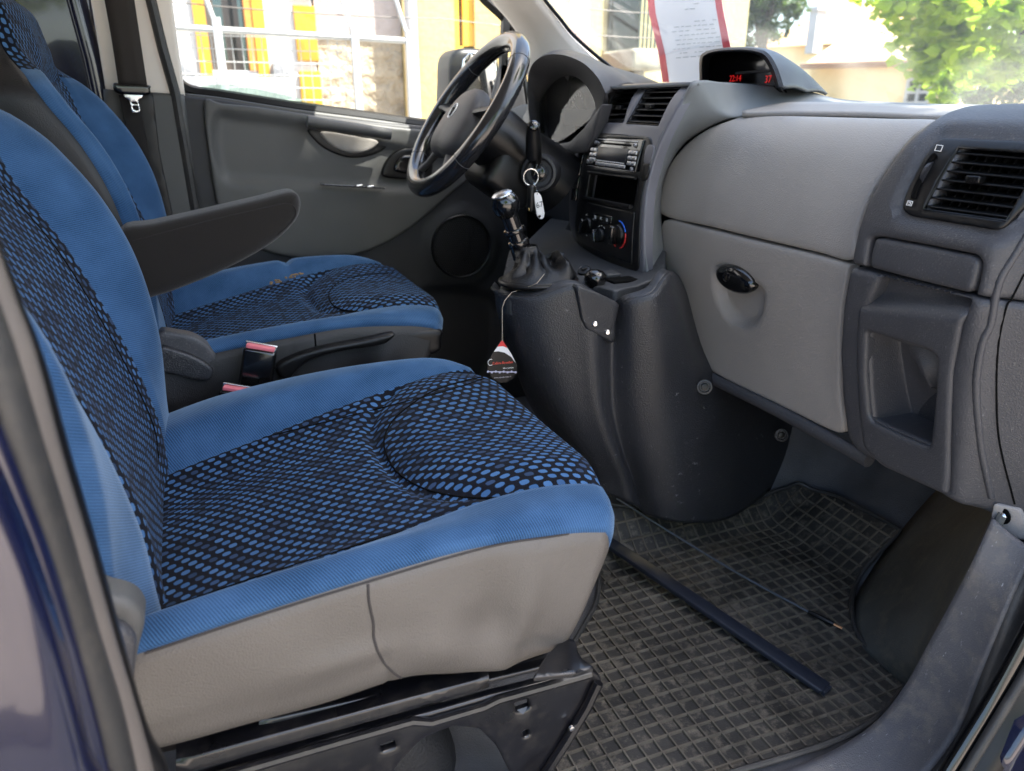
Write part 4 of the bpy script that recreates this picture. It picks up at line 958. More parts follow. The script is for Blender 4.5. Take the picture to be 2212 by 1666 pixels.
# window frame, glass, quarter bar
fr = MB(); pth = [PY(a, b, 1.985) for a, b in [(322, -60), (334, 0), (350, 80), (368, 150), (385, 182), (415, 200), (480, 209), (640, 234), (800, 255), (925, 272), (1030, 282)]]
fr.tube(cr(pth, 5), .016, 8); fr.build('window_frame', M['black'], DR)
fr = MB(); fr.tube(cr([PY(a, b, 1.985) for a, b in [(990, -70), (1040, -8), (1080, 30), (1108, 62), (1122, 120), (1133, 200), (1140, 280)]], 5), .012, 8); fr.build('front_frame', M['black'], DR)
fr = MB(); fr.box((PY(1086, 150, 1.98)), (.018, .02, .30), Matrix.Rotation(rad(4), 3, 'Y')); fr.build('quarter_bar', M['black'], DR)
gl = [PY(a, b, 1.99) for a, b in [(330, -80), (352, 80), (385, 190), (480, 214), (925, 276), (1130, 290), (1118, 90), (1060, 10), (980, -80)]]
panel('window_glass', [drop(p, 1) for p in gl], 1, 1.99, glass('side_glass', (.95, .98, .96), .8, .02), DR, s=-1, res=.2, bev=0, th=.003, back=False)
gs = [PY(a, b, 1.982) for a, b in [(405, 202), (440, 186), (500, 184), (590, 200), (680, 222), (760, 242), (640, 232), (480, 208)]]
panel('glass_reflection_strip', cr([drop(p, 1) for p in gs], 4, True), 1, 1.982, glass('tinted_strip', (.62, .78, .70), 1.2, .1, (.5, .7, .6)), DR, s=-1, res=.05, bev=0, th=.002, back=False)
pane_y('mirror_triangle', [(1085, 130), (1110, 120), (1132, 190), (1142, 262), (1085, 262), (1050, 262)], 1.97, M['dash_mid'], DR, th=.01, bev=.004, smooth=False)
# window ledge
ld = [PY(a, b, 1.945) for a, b in [(400, 204), (480, 213), (640, 238), (800, 259), (925, 276), (1040, 287), (1140, 297)]]
strip('window_ledge', ld, [p + Vector((0, .05, .006)) for p in ld], M['door_grey'], DR, th=.01, k=3)
# exterior mirror
mr = MB(); c = PY(1022, 160, 2.16); R = Matrix.Rotation(rad(28), 3, 'Z')
hs = pane_y('mirror_housing', [(972, 175), (974, 130), (985, 110), (1005, 103), (1050, 106), (1075, 112), (1085, 200), (1080, 262), (1000, 262), (972, 255)], 2.14, M['black'], DR, th=.10, bev=.02, res=.012)
pane_y('mirror_glass', [(992, 180), (1000, 128), (1015, 113), (1072, 116), (1074, 255), (1000, 255)], 2.135, simple('mirror', (.9, .9, .9), .03, 1), DR, th=.002, bev=.002, smooth=False)
# ============================================================ DASHBOARD
DB = thing('dashboard', 'grey van dashboard with glovebox, air vents, radio and instrument hood', 'dashboard', (.9, 1.2, .5))
_p = spl([.22, .31, .45, .58, .64, .70, .75, .78, .80, .815], [.875, .868, .852, .838, .838, .850, .870, .892, .920, .965])
_q = spl([.25, .35, .45, .55, .62, .70, .76, .79, .81, .825, .835, .842], [.845, .835, .82, .805, .797, .802, .822, .845, .880, .93, .99, 1.08])
_r = spl([.48, .55, .65, .75, .80, .84, .87], [.748, .738, .742, .762, .782, .806, .84])
fD = lambda y, z: _p(z)
def fP(y, z):
    w_ = max(0, .560 - y); return _q(z) + .012 * (min(w_, .03) / .03) ** 2 + max(0, w_ - .02) * .75
fC = lambda y, z: _r(z) + .010 * ((y - 1.22) / .14) ** 2
def pd(name, pts, m, par, f=fD, n=4, smooth=True, holes=(), **k):
    o = pix(pts, 0, f); o = cr(o, n, True) if smooth else rcorner(o, k.pop('rc', .004), 4)
    return panel(name, o, 0, f, m, par, s=-1, holes=[rcorner(pix(h, 0, f), .004, 3) for h in holes], **k)
def recf(polys, f=fD):
    L = [(np.array(cr(pix(p, 0, f), 4, True)), d, s_) for p, d, s_ in polys]
    def g(a, b):
        P_ = np.array([[a, b]]); v = 0
        for q, d, s_ in L:
            e = edist(P_, [q])[0]; e = e if inside(P_, q)[0] else -e; v += d * sm((e + s_) / (2 * s_))
        return v
    return g
def LC(pts, f=fD, off=0.0): return [PF(a, b, f, 0) + Vector((off, 0, 0)) for a, b in pts]
body = pd('dash_carrier', [(1392, 300), (1375, 460), (1385, 600), (1465, 700), (1500, 790), (1560, 832), (1700, 898), (1800, 950), (1870, 985), (2000, 1042), (2060, 1070), (2060, 300), (2010, 268), (1600, 262), (1500, 268), (1440, 285)], M['dash_dark'], DB, res=.02, bev=.006, th=.02, smooth=False, off=-.034)
# upper pad
air = pd('airbag_pad', [(1425, 462), (1429, 400), (1446, 355), (1478, 315), (1520, 283), (1570, 262), (1610, 252), (1680, 251), (1760, 253), (1900, 257), (2010, 262), (1965, 298), (1928, 341), (1895, 391), (1868, 442), (1849, 500), (1836, 562), (1760, 545), (1640, 517), (1530, 490)], M['dash_light'], DB, res=.012, bev=.006, th=.015)
hrec = [(1548, 585), (1580, 590), (1640, 625), (1644, 660), (1632, 690), (1605, 703), (1580, 692), (1558, 660), (1545, 620)]
gb = pd('glovebox_lid', [(1432, 477), (1500, 488), (1640, 522), (1760, 550), (1828, 570), (1832, 580), (1820, 650), (1813, 740), (1814, 850), (1822, 920), (1812, 936), (1780, 925), (1700, 886), (1600, 838), (1535, 802), (1500, 768), (1466, 700), (1444, 620), (1431, 540)], M['dash_light'], DB, res=.009, bev=.006, th=.015, disp=recf([(hrec, -.018, .008)]))
hc_ = PF(1590, 602, fD, 0); hd = MB()
Rh = frame(PF(1640, 622, fD, 0) - PF(1540, 583, fD, 0), Vector((0, .1, 1)))
V = []
hd.lathe(hc_ + Vector((.004, 0, 0)), (-1, 0, 0), [(-.006, .030), (.004, .0325), (.010, .031), (.015, .026), (.0175, .016), (.018, .004)], 40, sq=(.72, 1.55), up=Rh @ Vector((0, 1, 0)))
hnd = hd.build('glovebox_handle', M['gloss'], gb)
lk = MB(); lk.lathe(PF(1583, 598, fD, 0) - Vector((.013, 0, 0)), (-1, 0, 0), [(0, .009), (.0015, .009), (.002, .0075), (.001, .006), (.0015, .004)], 24); lk.box(PF(1583, 598, fD, 0) - Vector((.0155, 0, 0)), (.001, .0015, .008)); lk.build('lock', M['gloss'], gb)
# dash top
def LX(L): return [PX(a, b, x) for a, b, x in L]
x_ = lambda L, f: [PF(a, b, f, 0) for a, b in L]
P_ = LC([(1392, 592), (1390, 540), (1391, 480), (1397, 410), (1412, 350), (1436, 290), (1470, 225)], fC, .004) + LX([(1508, 177, .82), (1560, 178, .92), (1646, 184, 1.03), (1740, 196, 1.12), (1815, 214, 1.2), (1930, 221, 1.28), (2085, 226, 1.34), (2260, 226, 1.38)])
M_ = LX([(1414, 594, .775), (1408, 540, .772), (1408, 475, .775), (1414, 405, .785), (1430, 345, .80), (1455, 298, .815), (1492, 250, .835), (1534, 232, .875), (1580, 228, .935), (1662, 219, 1.01), (1755, 220, 1.08), (1840, 226, 1.14), (1930, 229, 1.18), (2085, 232, 1.22), (2260, 236, 1.24)])
Q_ = LC([(1440, 600), (1430, 520), (1425, 460), (1429, 400), (1445, 355)], fD, .004) + LX([(1478, 314, .885), (1522, 282, .90), (1562, 262, .92), (1604, 249, .94), (1690, 232, 1.0), (1787, 231, 1.02), (1850, 233, 1.03), (1920, 236, 1.03), (2034, 243, 1.03), (2260, 250, 1.03)])
ptop = LX([(1590, 252, .925), (1604, 254, .93), (1690, 254, .955), (1787, 256, .965), (1850, 257, .965), (1920, 260, .965), (2034, 266, .96), (2260, 272, .96)])
CC = [cr(c, 8) for c in (P_, M_, Q_)]; rows = []
for t in range(25):
    u = t / 24; row = []
    for p, m_, q in zip(*CC):
        # quadratic through the three guide curves
        v = p * (1 - u) * (1 - 2 * u) + m_ * 4 * u * (1 - u) + q * u * (2 * u - 1); row.append(Vector(tuple(v)))
    rows.append(row)
dt = grid('dash_top', rows, M['dash_top'], DB, thick=-.008)
q1 = cr(Q_[8:], 8); q0 = cr(ptop[1:], 8)
strip('dash_ledge', Q_[8:], ptop[1:], M['dash_light'], DB, th=.008, n=8, bulge=0, k=4)
cb = [P_[7] + Vector((-.01, .30, 0)), P_[8] + Vector((.02, .28, -.005)), P_[9] + Vector((.14, .24, -.01)), P_[10] + Vector((.2, .12, -.02)), P_[11] + Vector((.2, .02, -.03)), P_[12] + Vector((.2, 0, -.03)), P_[13] + Vector((.2, 0, -.03)), P_[14] + Vector((.2, 0, -.03))]
strip('dash_deck', P_[7:], cb, M['dash_top'], DB, th=.006, n=8, bulge=0, k=6)
k = MB(); k.box((1.50, 1.2, .40), (.02, 1.54, .84)); k.box((1.27, 1.2, .775), (.48, 1.54, .02)); k.box((1.2, .462, .45), (.6, .012, .7)); k.build('bulkhead', M['void'], DB)  # unseen black boxes added to stop light leaking through behind the dash
# centre stack
bez_o = [(1326, 184), (1400, 180), (1480, 177), (1508, 178), (1470, 225), (1436, 290), (1412, 350), (1397, 410), (1391, 480), (1390, 540), (1391, 594), (1350, 588), (1290, 560), (1240, 518), (1230, 490), (1229, 430), (1238, 350), (1258, 285), (1290, 225)]
vL = [(1331, 196), (1377, 193), (1346, 264), (1298, 265)]; vR = [(1396, 193), (1469, 190), (1421, 271), (1353, 267)]
bz = pd('stack_bezel', bez_o, M['stack'], DB, f=fC, res=.010, bev=.004, th=.016, smooth=False, rc=.012, holes=[vL, vR, [(1283, 296), (1391, 303), (1381, 372), (1273, 357)], [(1274, 372), (1378, 385), (1368, 447), (1265, 427)]])
def vent(name, q, f, n, par, m=M['black'], depth=.03, knob=(.5, .5), fins=0):
    TL, TR, BR, BL = [PF(a, b, f, 0) for a, b in q]; nx = Vector((1, 0, 0))
    bk = MB(); d = nx * depth; bk.add([TL + d, TR + d, BR + d, BL + d, TL + nx * .004, TR + nx * .004, BR + nx * .004, BL + nx * .004], [(0, 1, 2, 3), (4, 0, 3, 7), (5, 1, 2, 6), (4, 5, 1, 0), (7, 6, 2, 3)])
    v = bk.build(name, M['void'], par, smooth=False)
    for i in range(n):
        t = (i + .5) / n; a = TL.lerp(BL, t) + nx * .003; b = TR.lerp(BR, t) + nx * .003; s_ = MB(); R = frame(b - a, Vector((1, 0, .18)))
        s_.box((a + b) / 2 + nx * .006, ((b - a).length, .016, .0022), R, .0008); s_.build('slat', m, v)
    if fins:
        s_ = MB()
        for i in range(1, fins):
            t = i / fins; a = TL.lerp(TR, t) + nx * .017; b = BL.lerp(BR, t) + nx * .017; s_.box((a + b) / 2, ((a - b).length, .012, .0012), frame(a - b, nx))
        s_.build('cross_fins', m, v)
    a = TL.lerp(TR, knob[0]); b = BL.lerp(BR, knob[0]); c = a.lerp(b, knob[1]) - nx * .001
    s_ = MB(); s_.box(c, (.012, .018, .008), None, .002)
    for k in range(5): s_.box(c + Vector((-.0062, -.006 + k * .003, 0)), (.001, .001, .006))
    s_.build('slider', M['black'], v)
    fr_ = MB(); pr = [TL, TR, BR, BL]; fr_.tube([p + nx * .001 for p in pr] , .0016, 6, closed=True); fr_.build('frame', M['black'], v)
    return v
vent('air_vent', vL, fC, 6, DB, knob=(.6, .55)); vent('air_vent', vR, fC, 6, DB, knob=(.45, .5))
# black insert with switch strip, radio, pocket and heater controls
ins_o = [(1281, 286), (1340, 290), (1400, 295), (1407, 302), (1408, 325), (1397, 370), (1387, 420), (1382, 470), (1380, 530), (1379, 580), (1372, 588), (1345, 586), (1290, 558), (1246, 524), (1240, 500), (1246, 440), (1256, 375), (1268, 315)]
rad_q = [(1283, 296), (1391, 303), (1381, 372), (1273, 357)]; pk_q = [(1274, 372), (1378, 385), (1368, 447), (1265, 427)]
fC2 = lambda y, z: fC(y, z) - .0025
inz = pd('control_panel', ins_o, M['black'], DB, f=fC2, res=.012, bev=.003, th=.012, smooth=False, rc=.01, holes=[rad_q, pk_q])
def UVp(q, f, u, v, off=0.0):
    TL, TR, BR, BL = [PF(a, b, f, 0) for a, b in q]; return TL.lerp(TR, u).lerp(BL.lerp(BR, u), v) - Vector((off, 0, 0))
def slab(mb, q, f, u0, u1, v0, v1, off, th=.003, bev=.0008):
    c = [UVp(q, f, u, v, off) for u, v in ((u0, v0), (u1, v0), (u1, v1), (u0, v1))]
    m_ = (c[0] + c[1] + c[2] + c[3]) / 4; R = frame((c[1] + c[2]) / 2 - (c[0] + c[3]) / 2, (c[0] + c[1]) / 2 - (c[2] + c[3]) / 2)
    wd = ((c[1] - c[0]).length + (c[2] - c[3]).length) / 2; ht = ((c[0] - c[3]).length + (c[1] - c[2]).length) / 2
    n_ = R @ Vector((0, 0, 1)); sgn = -1 if n_.x > 0 else 1
    mb.box(m_ - n_ * sgn * (th / 2), (wd, ht, th), R, bev); return R
CHR = simple('radio_chrome', (.45, .45, .47), .3, .8); LCD = simple('radio_display', (.006, .008, .014), .3)
s_ = MB(); R0 = slab(s_, rad_q, fC, .0, 1, 0, 1, .006, .02, .002); rd = s_.build('car_radio', M['gloss'], DB)
tx = R0
s_ = MB(); slab(s_, rad_q, fC, .06, .94, .03, .075, .0075, .003); slab(s_, rad_q, fC, .03, .96, .985, .998, .0075, .003); s_.build('trim_line', CHR, rd)
s_ = MB(); slab(s_, rad_q, fC, .22, .84, .15, .22, .0065, .003); s_.build('disc_slot', M['void'], rd)
s_ = MB(); slab(s_, rad_q, fC, .2, .80, .31, .74, .008, .003); s_.build('display', LCD, rd)
def btn(u0, u1, v0, v1, m=CHR, nm='button', off=.0085):
    s_ = MB(); slab(s_, rad_q, fC, u0, u1, v0, v1, off, .004, .0012); return s_.build(nm, m, rd)
for i in range(6): btn(.20 + i * .1, .29 + i * .1, .82, .93)
for i in range(3):
    btn(.04, .10, .36 + i * .17, .48 + i * .17); btn(.115, .175, .36 + i * .17, .48 + i * .17)
    btn(.82, .885, .34 + i * .17, .46 + i * .17); btn(.90, .965, .34 + i * .17, .46 + i * .17)
for u, v in ((.07, .17), (.14, .17), (.92, .17), (.03, .86), (.92, .93)):
    s_ = MB(); s_.lathe(UVp(rad_q, fC, u, v, .006), (-1, 0, 0), [(0, .004), (.003, .004), (.004, .003)], 14); s_.build('round_button', CHR, rd)
s_ = MB()
for i in range(14): slab(s_, rad_q, fC, .22 + i * .04, .245 + i * .04, .76, .785, .0085, .001, 0)
s_.build('small_print', M['white'], rd)
# open pocket
TL, TR, BR, BL = [PF(a, b, fC, 0) for a, b in pk_q]; nx = Vector((1, 0, 0)); s_ = MB(); d = Vector((.05, .012, 0))
s_.add([TL + d, TR + d, BR + d, BL + d, TL, TR, BR, BL], [(0, 1, 2, 3), (4, 0, 3, 7), (5, 1, 2, 6), (4, 5, 1, 0), (7, 6, 2, 3)]); pkt = s_.build('storage_pocket', M['void'], DB, smooth=False)
s_ = MB(); s_.tube([BL - nx * .006, BR - nx * .006], .004, 8); s_.tube([TL - nx * .005, TR - nx * .005], .003, 8); s_.build('pocket_lip', M['black'], pkt)
# heater controls
f3 = lambda y, z: fC(y, z) - .0055
hp = pd('heater_panel', [(1268, 437), (1370, 459), (1364, 572), (1300, 545), (1250, 520), (1256, 470)], M['black'], DB, f=lambda y, z: fC(y, z) - .0045, res=.012, bev=.002, th=.004, smooth=False, rc=.004)
def knob(a, b, r, rot, nm='heater_knob'):
    c = PF(a, b, f3, 0); k = MB(); k.lathe(c, (-1, 0, 0), [(0, r), (.004, r * .98), (.006, r * .9)], 28); kk = k.build(nm, M['black'], DB)
    k = MB(); k.box(c - Vector((.012, 0, 0)), (.018, r * .62, r * 1.9), Matrix.Rotation(rot, 3, 'X'), .003); k.build('grip', M['gloss'], kk); return c, kk
def arc(c, r, a0, a1, m, par, w=.0013, nm='scale_mark'):
    k = MB(); n = max(3, int(abs(a1 - a0) / .12)); k.tube([c + Vector((0, math.cos(lerp(a0, a1, i / n)) * r, math.sin(lerp(a0, a1, i / n)) * r)) for i in range(n + 1)], w, 6); k.build(nm, m, par)
c, kk = knob(1271, 487, .016, .35)
for i in range(7): arc(c, .0225, 1.2 - i * .8, 1.0 - i * .8, M['white'], kk, .0007)
c, kk = knob(1299, 509, .0135, -.3)
for i in range(6): arc(c, .0195, 2.2 - i * .55, 2.0 - i * .55, M['white'], kk, .0007)
c, kk = knob(1337, 507, .0185, .1)
for i in range(4): arc(c - Vector((.001, 0, 0)), .0255, 1.75 - i * .42 - 3.5 * 0 - 0, 1.75 - i * .42 - .34, M['bluep'], kk) if False else arc(c - Vector((.001, 0, 0)), .0255, -1.5 + i * .0 + (math.pi - (1.75 - i * .42)) * 0 + (1.45 - i * .42) * -1 + math.pi * 0 + math.pi, (1.45 - i * .42 - .34) * -1 + math.pi, M['bluep'], kk) if False else None
for i in range(4): arc(c - Vector((.001, 0, 0)), .0255, math.pi - (-1.3 + i * .40) - math.pi * .0, math.pi - (-1.3 + i * .40 + .33), M['red'], kk)
for i in range(4): arc(c - Vector((.001, 0, 0)), .0255, math.pi - (.32 + i * .33), math.pi - (.32 + i * .33 + .27), M['bluep'], kk)
for i in range(3): arc(c - Vector((.001, 0, 0)), .0255, -math.pi / 2 + .35 + i * .42, -math.pi / 2 + .35 + i * .42 + .35, M['red'], kk)
s_ = MB(); bq = [(1289, 459), (1329, 468), (1326, 485), (1286, 475)]; slab(s_, bq, fC, 0, 1, 0, 1, .0085, .005, .0015); sw = s_.build('heater_switches', M['gloss'], DB)
RT = frame(PF(1329, 468, fC, 0) - PF(1289, 459, fC, 0), Vector((0, 0, 1)))
text('switch_marks', 'AC', .007, UVp(bq, fC, .5, .5, .0092), RT, M['white'], sw, .0001)
for u in (.18, .82):
    o = UVp(bq, fC, u, .5, .0092); k = MB(); k.tube([o + RT @ Vector((x, y, 0)) for x, y in ((-.002, -.0025), (.002, -.0025), (.0025, .0025), (-.0025, .0025))], .0004, 5, closed=True); k.build('symbol', M['white'], sw)
# hazard / lock switches strip left, and right
for a, b in ((1259, 330), (1254, 355), (1250, 382), (1246, 408)):
    s_ = MB(); slab(s_, [(a - 4, b), (a + 6, b + 1), (a + 1, b + 24), (a - 9, b + 22)], fC, 0, 1, 0, 1, .006, .004, .0008); s_.build('switch', M['gloss'], DB)
pd('switch', [(1398, 316), (1413, 318), (1404, 352), (1391, 350)], M['stack'], DB, f=fC2, res=.01, bev=.001, th=.003, off=.001)
pd('switch', [(1391, 354), (1403, 356), (1396, 388), (1385, 386)], M['black'], DB, f=fC2, res=.01, bev=.001, th=.003, off=.001)
# ---------------------------------------------------------------- right pod
vb = [(2030, 299), (2085, 300), (2212, 306), (2300, 312), (2280, 380), (2212, 448), (2180, 480), (2165, 495), (2145, 497), (2060, 483), (1966, 467), (1948, 454), (1952, 430), (1975, 380), (2003, 330)]
rim = [(2022, 284), (2085, 284), (2212, 290), (2320, 296), (2300, 390), (2222, 470), (2186, 505), (2150, 515), (2060, 500), (1950, 480), (1931, 458), (1940, 415), (1968, 360), (1998, 306)]
vq = [(2069, 319), (2262, 333), (2172, 478), (1993, 453)]
pu = pd('end_pod_upper', [(2120, 226), (2086, 229), (2044, 243), (2012, 262), (1965, 298), (1930, 342), (1897, 392), (1870, 443), (1850, 502), (1837, 566), (1845, 572), (1868, 578), (1878, 515), (1900, 512), (2000, 530), (2106, 551), (2119, 566), (2112, 605), (2104, 636), (2115, 641), (2212, 652), (2330, 655), (2460, 600), (2460, 300), (2400, 226), (2250, 222)],
        M['dash_mid'], DB, f=fP, res=.008, bev=.007, th=.03, smooth=False, rc=.006, disp=recf([(rim, -.011, .004)], fP), holes=[vq])
fV = lambda y, z: fP(y, z) + .0065
vbz = pd('vent_bezel', vb, M['black'], DB, f=fV, res=.008, bev=.002, th=.006, smooth=False, rc=.006, holes=[vq])
pv = vent('air_vent', vq, fV, 7, DB, depth=.05, knob=(.42, .45), fins=9)
s_ = MB(); tw = [(2024, 334), (2012, 345), (1984, 400), (1974, 430)]; s_.tube(cr([PF(a, b, fV, 0) - Vector((.001, 0, 0)) for a, b in tw], 5), [.0035] * 16, 8); s_.build('wheel_slot', M['void'], vbz)
s_ = MB(); a, b = PF(2015, 350, fV, 0), PF(1983, 408, fV, 0); s_.lathe((a + b) / 2 + Vector((.010, 0, 0)), (a - b).cross(nx), [(-.002, .0165), (.002, .0165)], 40); s_.build('thumb_wheel', M['dash_dark'], vbz)
for cx_, cy_, sc_ in ((2033, 320, 1), (1970, 439, .8)):
    o = PF(cx_, cy_, fV, 0) - Vector((.004, 0, 0)); k = MB(); k.tube([o + Vector((0, -x, y)) * sc_ for x, y in ((-.005, -.003), (.0035, -.0035), (.005, .003), (-.0035, .0035))], .0006, 5, closed=True)
    if sc_ < 1: k.tube([o + Vector((0, -x, y)) * .8 for x, y in ((-.002, .0015), (.0015, .0015), (.0015, -.0015), (-.002, -.0015))], .0006, 5)
    k.build('symbol', M['white'], vbz)
dw = pd('ashtray_drawer', [(1888, 514), (1905, 515), (2000, 533), (2098, 553), (2113, 564), (2110, 590), (2099, 626), (2086, 633), (1985, 608), (1876, 579), (1877, 550)], M['dash_mid'], DB, f=fP, res=.010, bev=.006, th=.03, smooth=False, rc=.006, off=-.001)
bezel = [(1908, 590), (2000, 616), (2100, 642), (2096, 672), (2080, 695), (2060, 800), (2055, 900), (2052, 1030), (2048, 1066), (2036, 1066), (1905, 1006), (1866, 965), (1857, 888), (1852, 790), (1853, 700), (1862, 632)]
pl = pd('end_pod_lower', [(1835, 577), (1860, 583), (1872, 586), (2104, 642), (2212, 655), (2330, 660), (2460, 640), (2460, 1300), (2250, 1200), (2205, 1160), (2134, 1108), (2000, 1046), (1880, 992), (1848, 975), (1828, 945), (1817, 860), (1812, 760), (1819, 660)],
        M['dash_mid'], DB, f=fP, res=.010, bev=.008, th=.04, smooth=False, rc=.008, holes=[[(1900, 600), (2095, 648), (2074, 700), (2050, 800), (2046, 1060), (1904, 1000), (1868, 960), (1858, 700)]])
pkh = [(1876, 716), (1940, 735), (2010, 757), (2026, 770), (2024, 850), (2018, 910), (2012, 964), (1998, 961), (1940, 937), (1889, 912), (1880, 895), (1873, 811)]
zt = PF(1960, 650, fP, 0).z
pb = pd('lower_cover', bezel, M['dash_mid'], DB, f=fP, res=.008, bev=.006, th=.02, smooth=False, rc=.008, off=.004, holes=[pkh], disp=lambda y, z: -.028 * sm((z - (zt - .012 - .18 * (y - .60))) / .03) - .0)
Q = [PF(a, b, fP, 0) for a, b in [(1878, 720), (2024, 770), (2012, 960), (1886, 908)]]
lo_ = resamp(cr([drop(PF(a, b, fP, 0), 0) for a, b in pkh], 4, True), .006); cy_ = sum(p[0] for p in lo_) / len(lo_); cz_ = sum(p[1] for p in lo_) / len(lo_); rows = []
for i in range(15):
    t = i / 14; dep = .062 * math.sin(min(1, t * 1.35) * math.pi / 2); sc_ = 1 - .16 * t ** 1.5 if t < .75 else (1 - .16 * .65) * max(.02, 1 - ((t - .75) / .25) ** 2 * .98)
    rows.append([Vector((fP(*p) + .003 + dep * (1 + 1.6 * (cz_ - p[1]) - 2.4 * (p[0] - cy_)), cy_ + (p[0] - cy_) * sc_ - .012 * t, cz_ + (p[1] - cz_) * sc_)) for p in lo_])
ppk = grid('grip_pocket', rows, M['dash_mid'], DB, closed=True, thick=.002)
s_ = MB(); s_.box(Q[1].lerp(Q[2], .4) + Vector((.040, .004, 0)), (.03, .004, .10), None, .001); s_.build('slot', M['void'], ppk)
k = MB(); k.tube(cr(LC([(2213, 592), (2186, 645), (2174, 665), (2157, 747), (2153, 853), (2160, 959), (2192, 1089)], fP, -.0002), 8), .0012, 6); k.build('side_seam', M['void'], pl)
k = MB(); k.tube(cr(LC([(2240, 470), (2188, 553), (2160, 600), (2147, 645), (2137, 700), (2118, 747), (2106, 835), (2115, 959), (2139, 1075)], fP, .0022), 8), .0045, 10); k.build('side_ridge', M['dash_mid'], pl)
# bracket tab with screw
tb = pd('fixing_tab', [(2146, 1088), (2200, 1100), (2230, 1170), (2196, 1165), (2134, 1140)], M['dash_light'], DB, f=lambda y, z: fP(y, z) - .006, res=.01, bev=.002, th=.008, smooth=False, rc=.003)
def screw(p, r, par, ax=(-1, 0, 0), m=None):
    k = MB(); k.lathe(p, ax, [(0, r), (.0015, r), (.0035, r * .6), (.0036, .0002)], 18); o = k.build('screw', m or M['metal'], par)
    return o
k = MB(); k.lathe(PF(2172, 1112, fP, 0) - Vector((.006, 0, 0)), (-1, 0, 0), [(0, .011), (.001, .010)], 20); k.build('screw_well', M['void'], tb); screw(PF(2174, 1113, fP, 0) - Vector((.007, 0, 0)), .0055, tb)
# lower lip under the glovebox
lp = cr(LC([(1512, 796), (1550, 822), (1620, 856), (1700, 896), (1800, 950), (1850, 978), (1880, 995)], fD, -.002), 5)
k = MB(); k.tube(lp, .011, 10); k.build('lower_lip', M['dash_mid'], DB)
# ---------------------------------------------------------------- instrument hood + cluster
hI = LX([(1162, 290, .82), (1165, 247, .82), (1178, 203, .82), (1200, 175, .82), (1224, 165, .82), (1247, 168, .82), (1268, 188, .82), (1284, 220, .82), (1290, 262, .82)])
hO = LX([(1156, 300, .775), (1144, 240, .765), (1139, 188, .76), (1146, 146, .76), (1171, 122, .76), (1210, 118, .76), (1256, 134, .76), (1290, 166, .765), (1310, 205, .78)])
hT = LX([(1180, 300, .84), (1176, 240, .85), (1176, 190, .86), (1190, 140, .88), (1225, 121, .90), (1262, 127, .92), (1305, 144, .95), (1345, 164, .97), (1385, 186, 1.0)])
hT2 = [p + Vector((.16, .02, -.03)) for p in hT]
CC = [cr(c, 6) for c in (hI, hO, hT, hT2)]; rows = []
for (a, b, n, bl) in ((0, 1, 6, -.006), (1, 2, 8, .012), (2, 3, 4, 0)):
    for t in range(n):
        u = t / n; rows.append([Vector(tuple(p * (1 - u) + q * u)) + Vector((-.2 if a == 0 else 0, 0, 1)) * bl * math.sin(u * math.pi) for p, q in zip(CC[a], CC[b])])
rows.append([Vector(tuple(p)) for p in CC[-1]])
hood = grid('instrument_hood', rows, M['dash_mid'], DB, thick=.008)
cf = panel('cluster_face', pix([(1150, 330), (1160, 240), (1180, 190), (1225, 155), (1265, 180), (1300, 240), (1280, 300), (1225, 335)], 0, .93), 0, .93, M['void'], DB, s=-1, res=.03, bev=.002, th=.01)
for a, b, r in ((1205, 250, .042), (1250, 235, .042), (1228, 285, .022)):
    c = PX(a, b, .925); k = MB(); k.lathe(c, (-1, 0, 0), [(0, r), (.006, r), (.006, r * .9), (.001, r * .88), (.001, .001)], 36); dd_ = k.build('gauge', M['black'], DB)
    k = MB(); [k.box(c + Vector((-.002, math.cos(t) * r * .78, math.sin(t) * r * .78)), (.001, r * .14, .0012), Matrix.Rotation(t, 3, 'X')) for t in np.linspace(-.6, 3.7, 13)]
    k.box(c + Vector((-.004, r * .3, r * .2)), (.001, r * .8, .002), Matrix.Rotation(.6, 3, 'X')); k.build('gauge_marks', M['white'], dd_)
lens = [drop(PX(a, b, .83), 0) for a, b in [(1160, 300), (1163, 250), (1178, 203), (1200, 172), (1225, 162), (1250, 166), (1272, 190), (1290, 225), (1262, 272), (1226, 310), (1195, 318)]]
panel('cluster_lens', cr(lens, 3, True), 0, lambda y, z: .83 + .30 * (z - .8) - .16 * (y - 1.55), glass('lens_glass', (.8, .8, .8), 1.8, .08, (.95, .9, .88)), DB, s=-1, res=.02, bev=0, th=.002, back=False)
pdx = lambda name, pts, x, m, **k: panel(name, rcorner(pix(pts, 0, x), .008, 4), 0, x, m, DB, s=-1, res=k.get('res', .02), bev=k.get('bev', .005), th=k.get('th', .02))
pdx('cluster_shelf', [(1195, 312), (1230, 306), (1262, 274), (1300, 222), (1280, 300), (1262, 330), (1220, 332), (1200, 330)], .77, M['dash_mid'])
# far part of the dash, knee panel and column void
pdx('far_dash_end', [(1085, 255), (1100, 236), (1125, 226), (1150, 224), (1165, 300), (1160, 330), (1120, 330), (1085, 300)], .80, M['dash_top'])
pdx('knee_panel', [(1030, 395), (1100, 320), (1165, 300), (1240, 320), (1256, 300), (1240, 400), (1236, 520), (1190, 470), (1165, 470), (1130, 440), (1060, 420)], .84, M['dash_dark'], th=.03)
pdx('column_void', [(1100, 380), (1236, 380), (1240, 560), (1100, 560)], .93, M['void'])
pdx('knee_bracket', [(1190, 500), (1215, 503), (1232, 470), (1240, 430), (1262, 560), (1230, 556), (1185, 530)], .80, M['dash_dark'])
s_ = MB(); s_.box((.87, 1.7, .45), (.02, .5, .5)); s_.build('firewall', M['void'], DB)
s_ = MB(); s_.box((1.15, 1.6, .80), (.5, .7, .04)); s_.build('far_dash_top', M['dash_top'], DB)
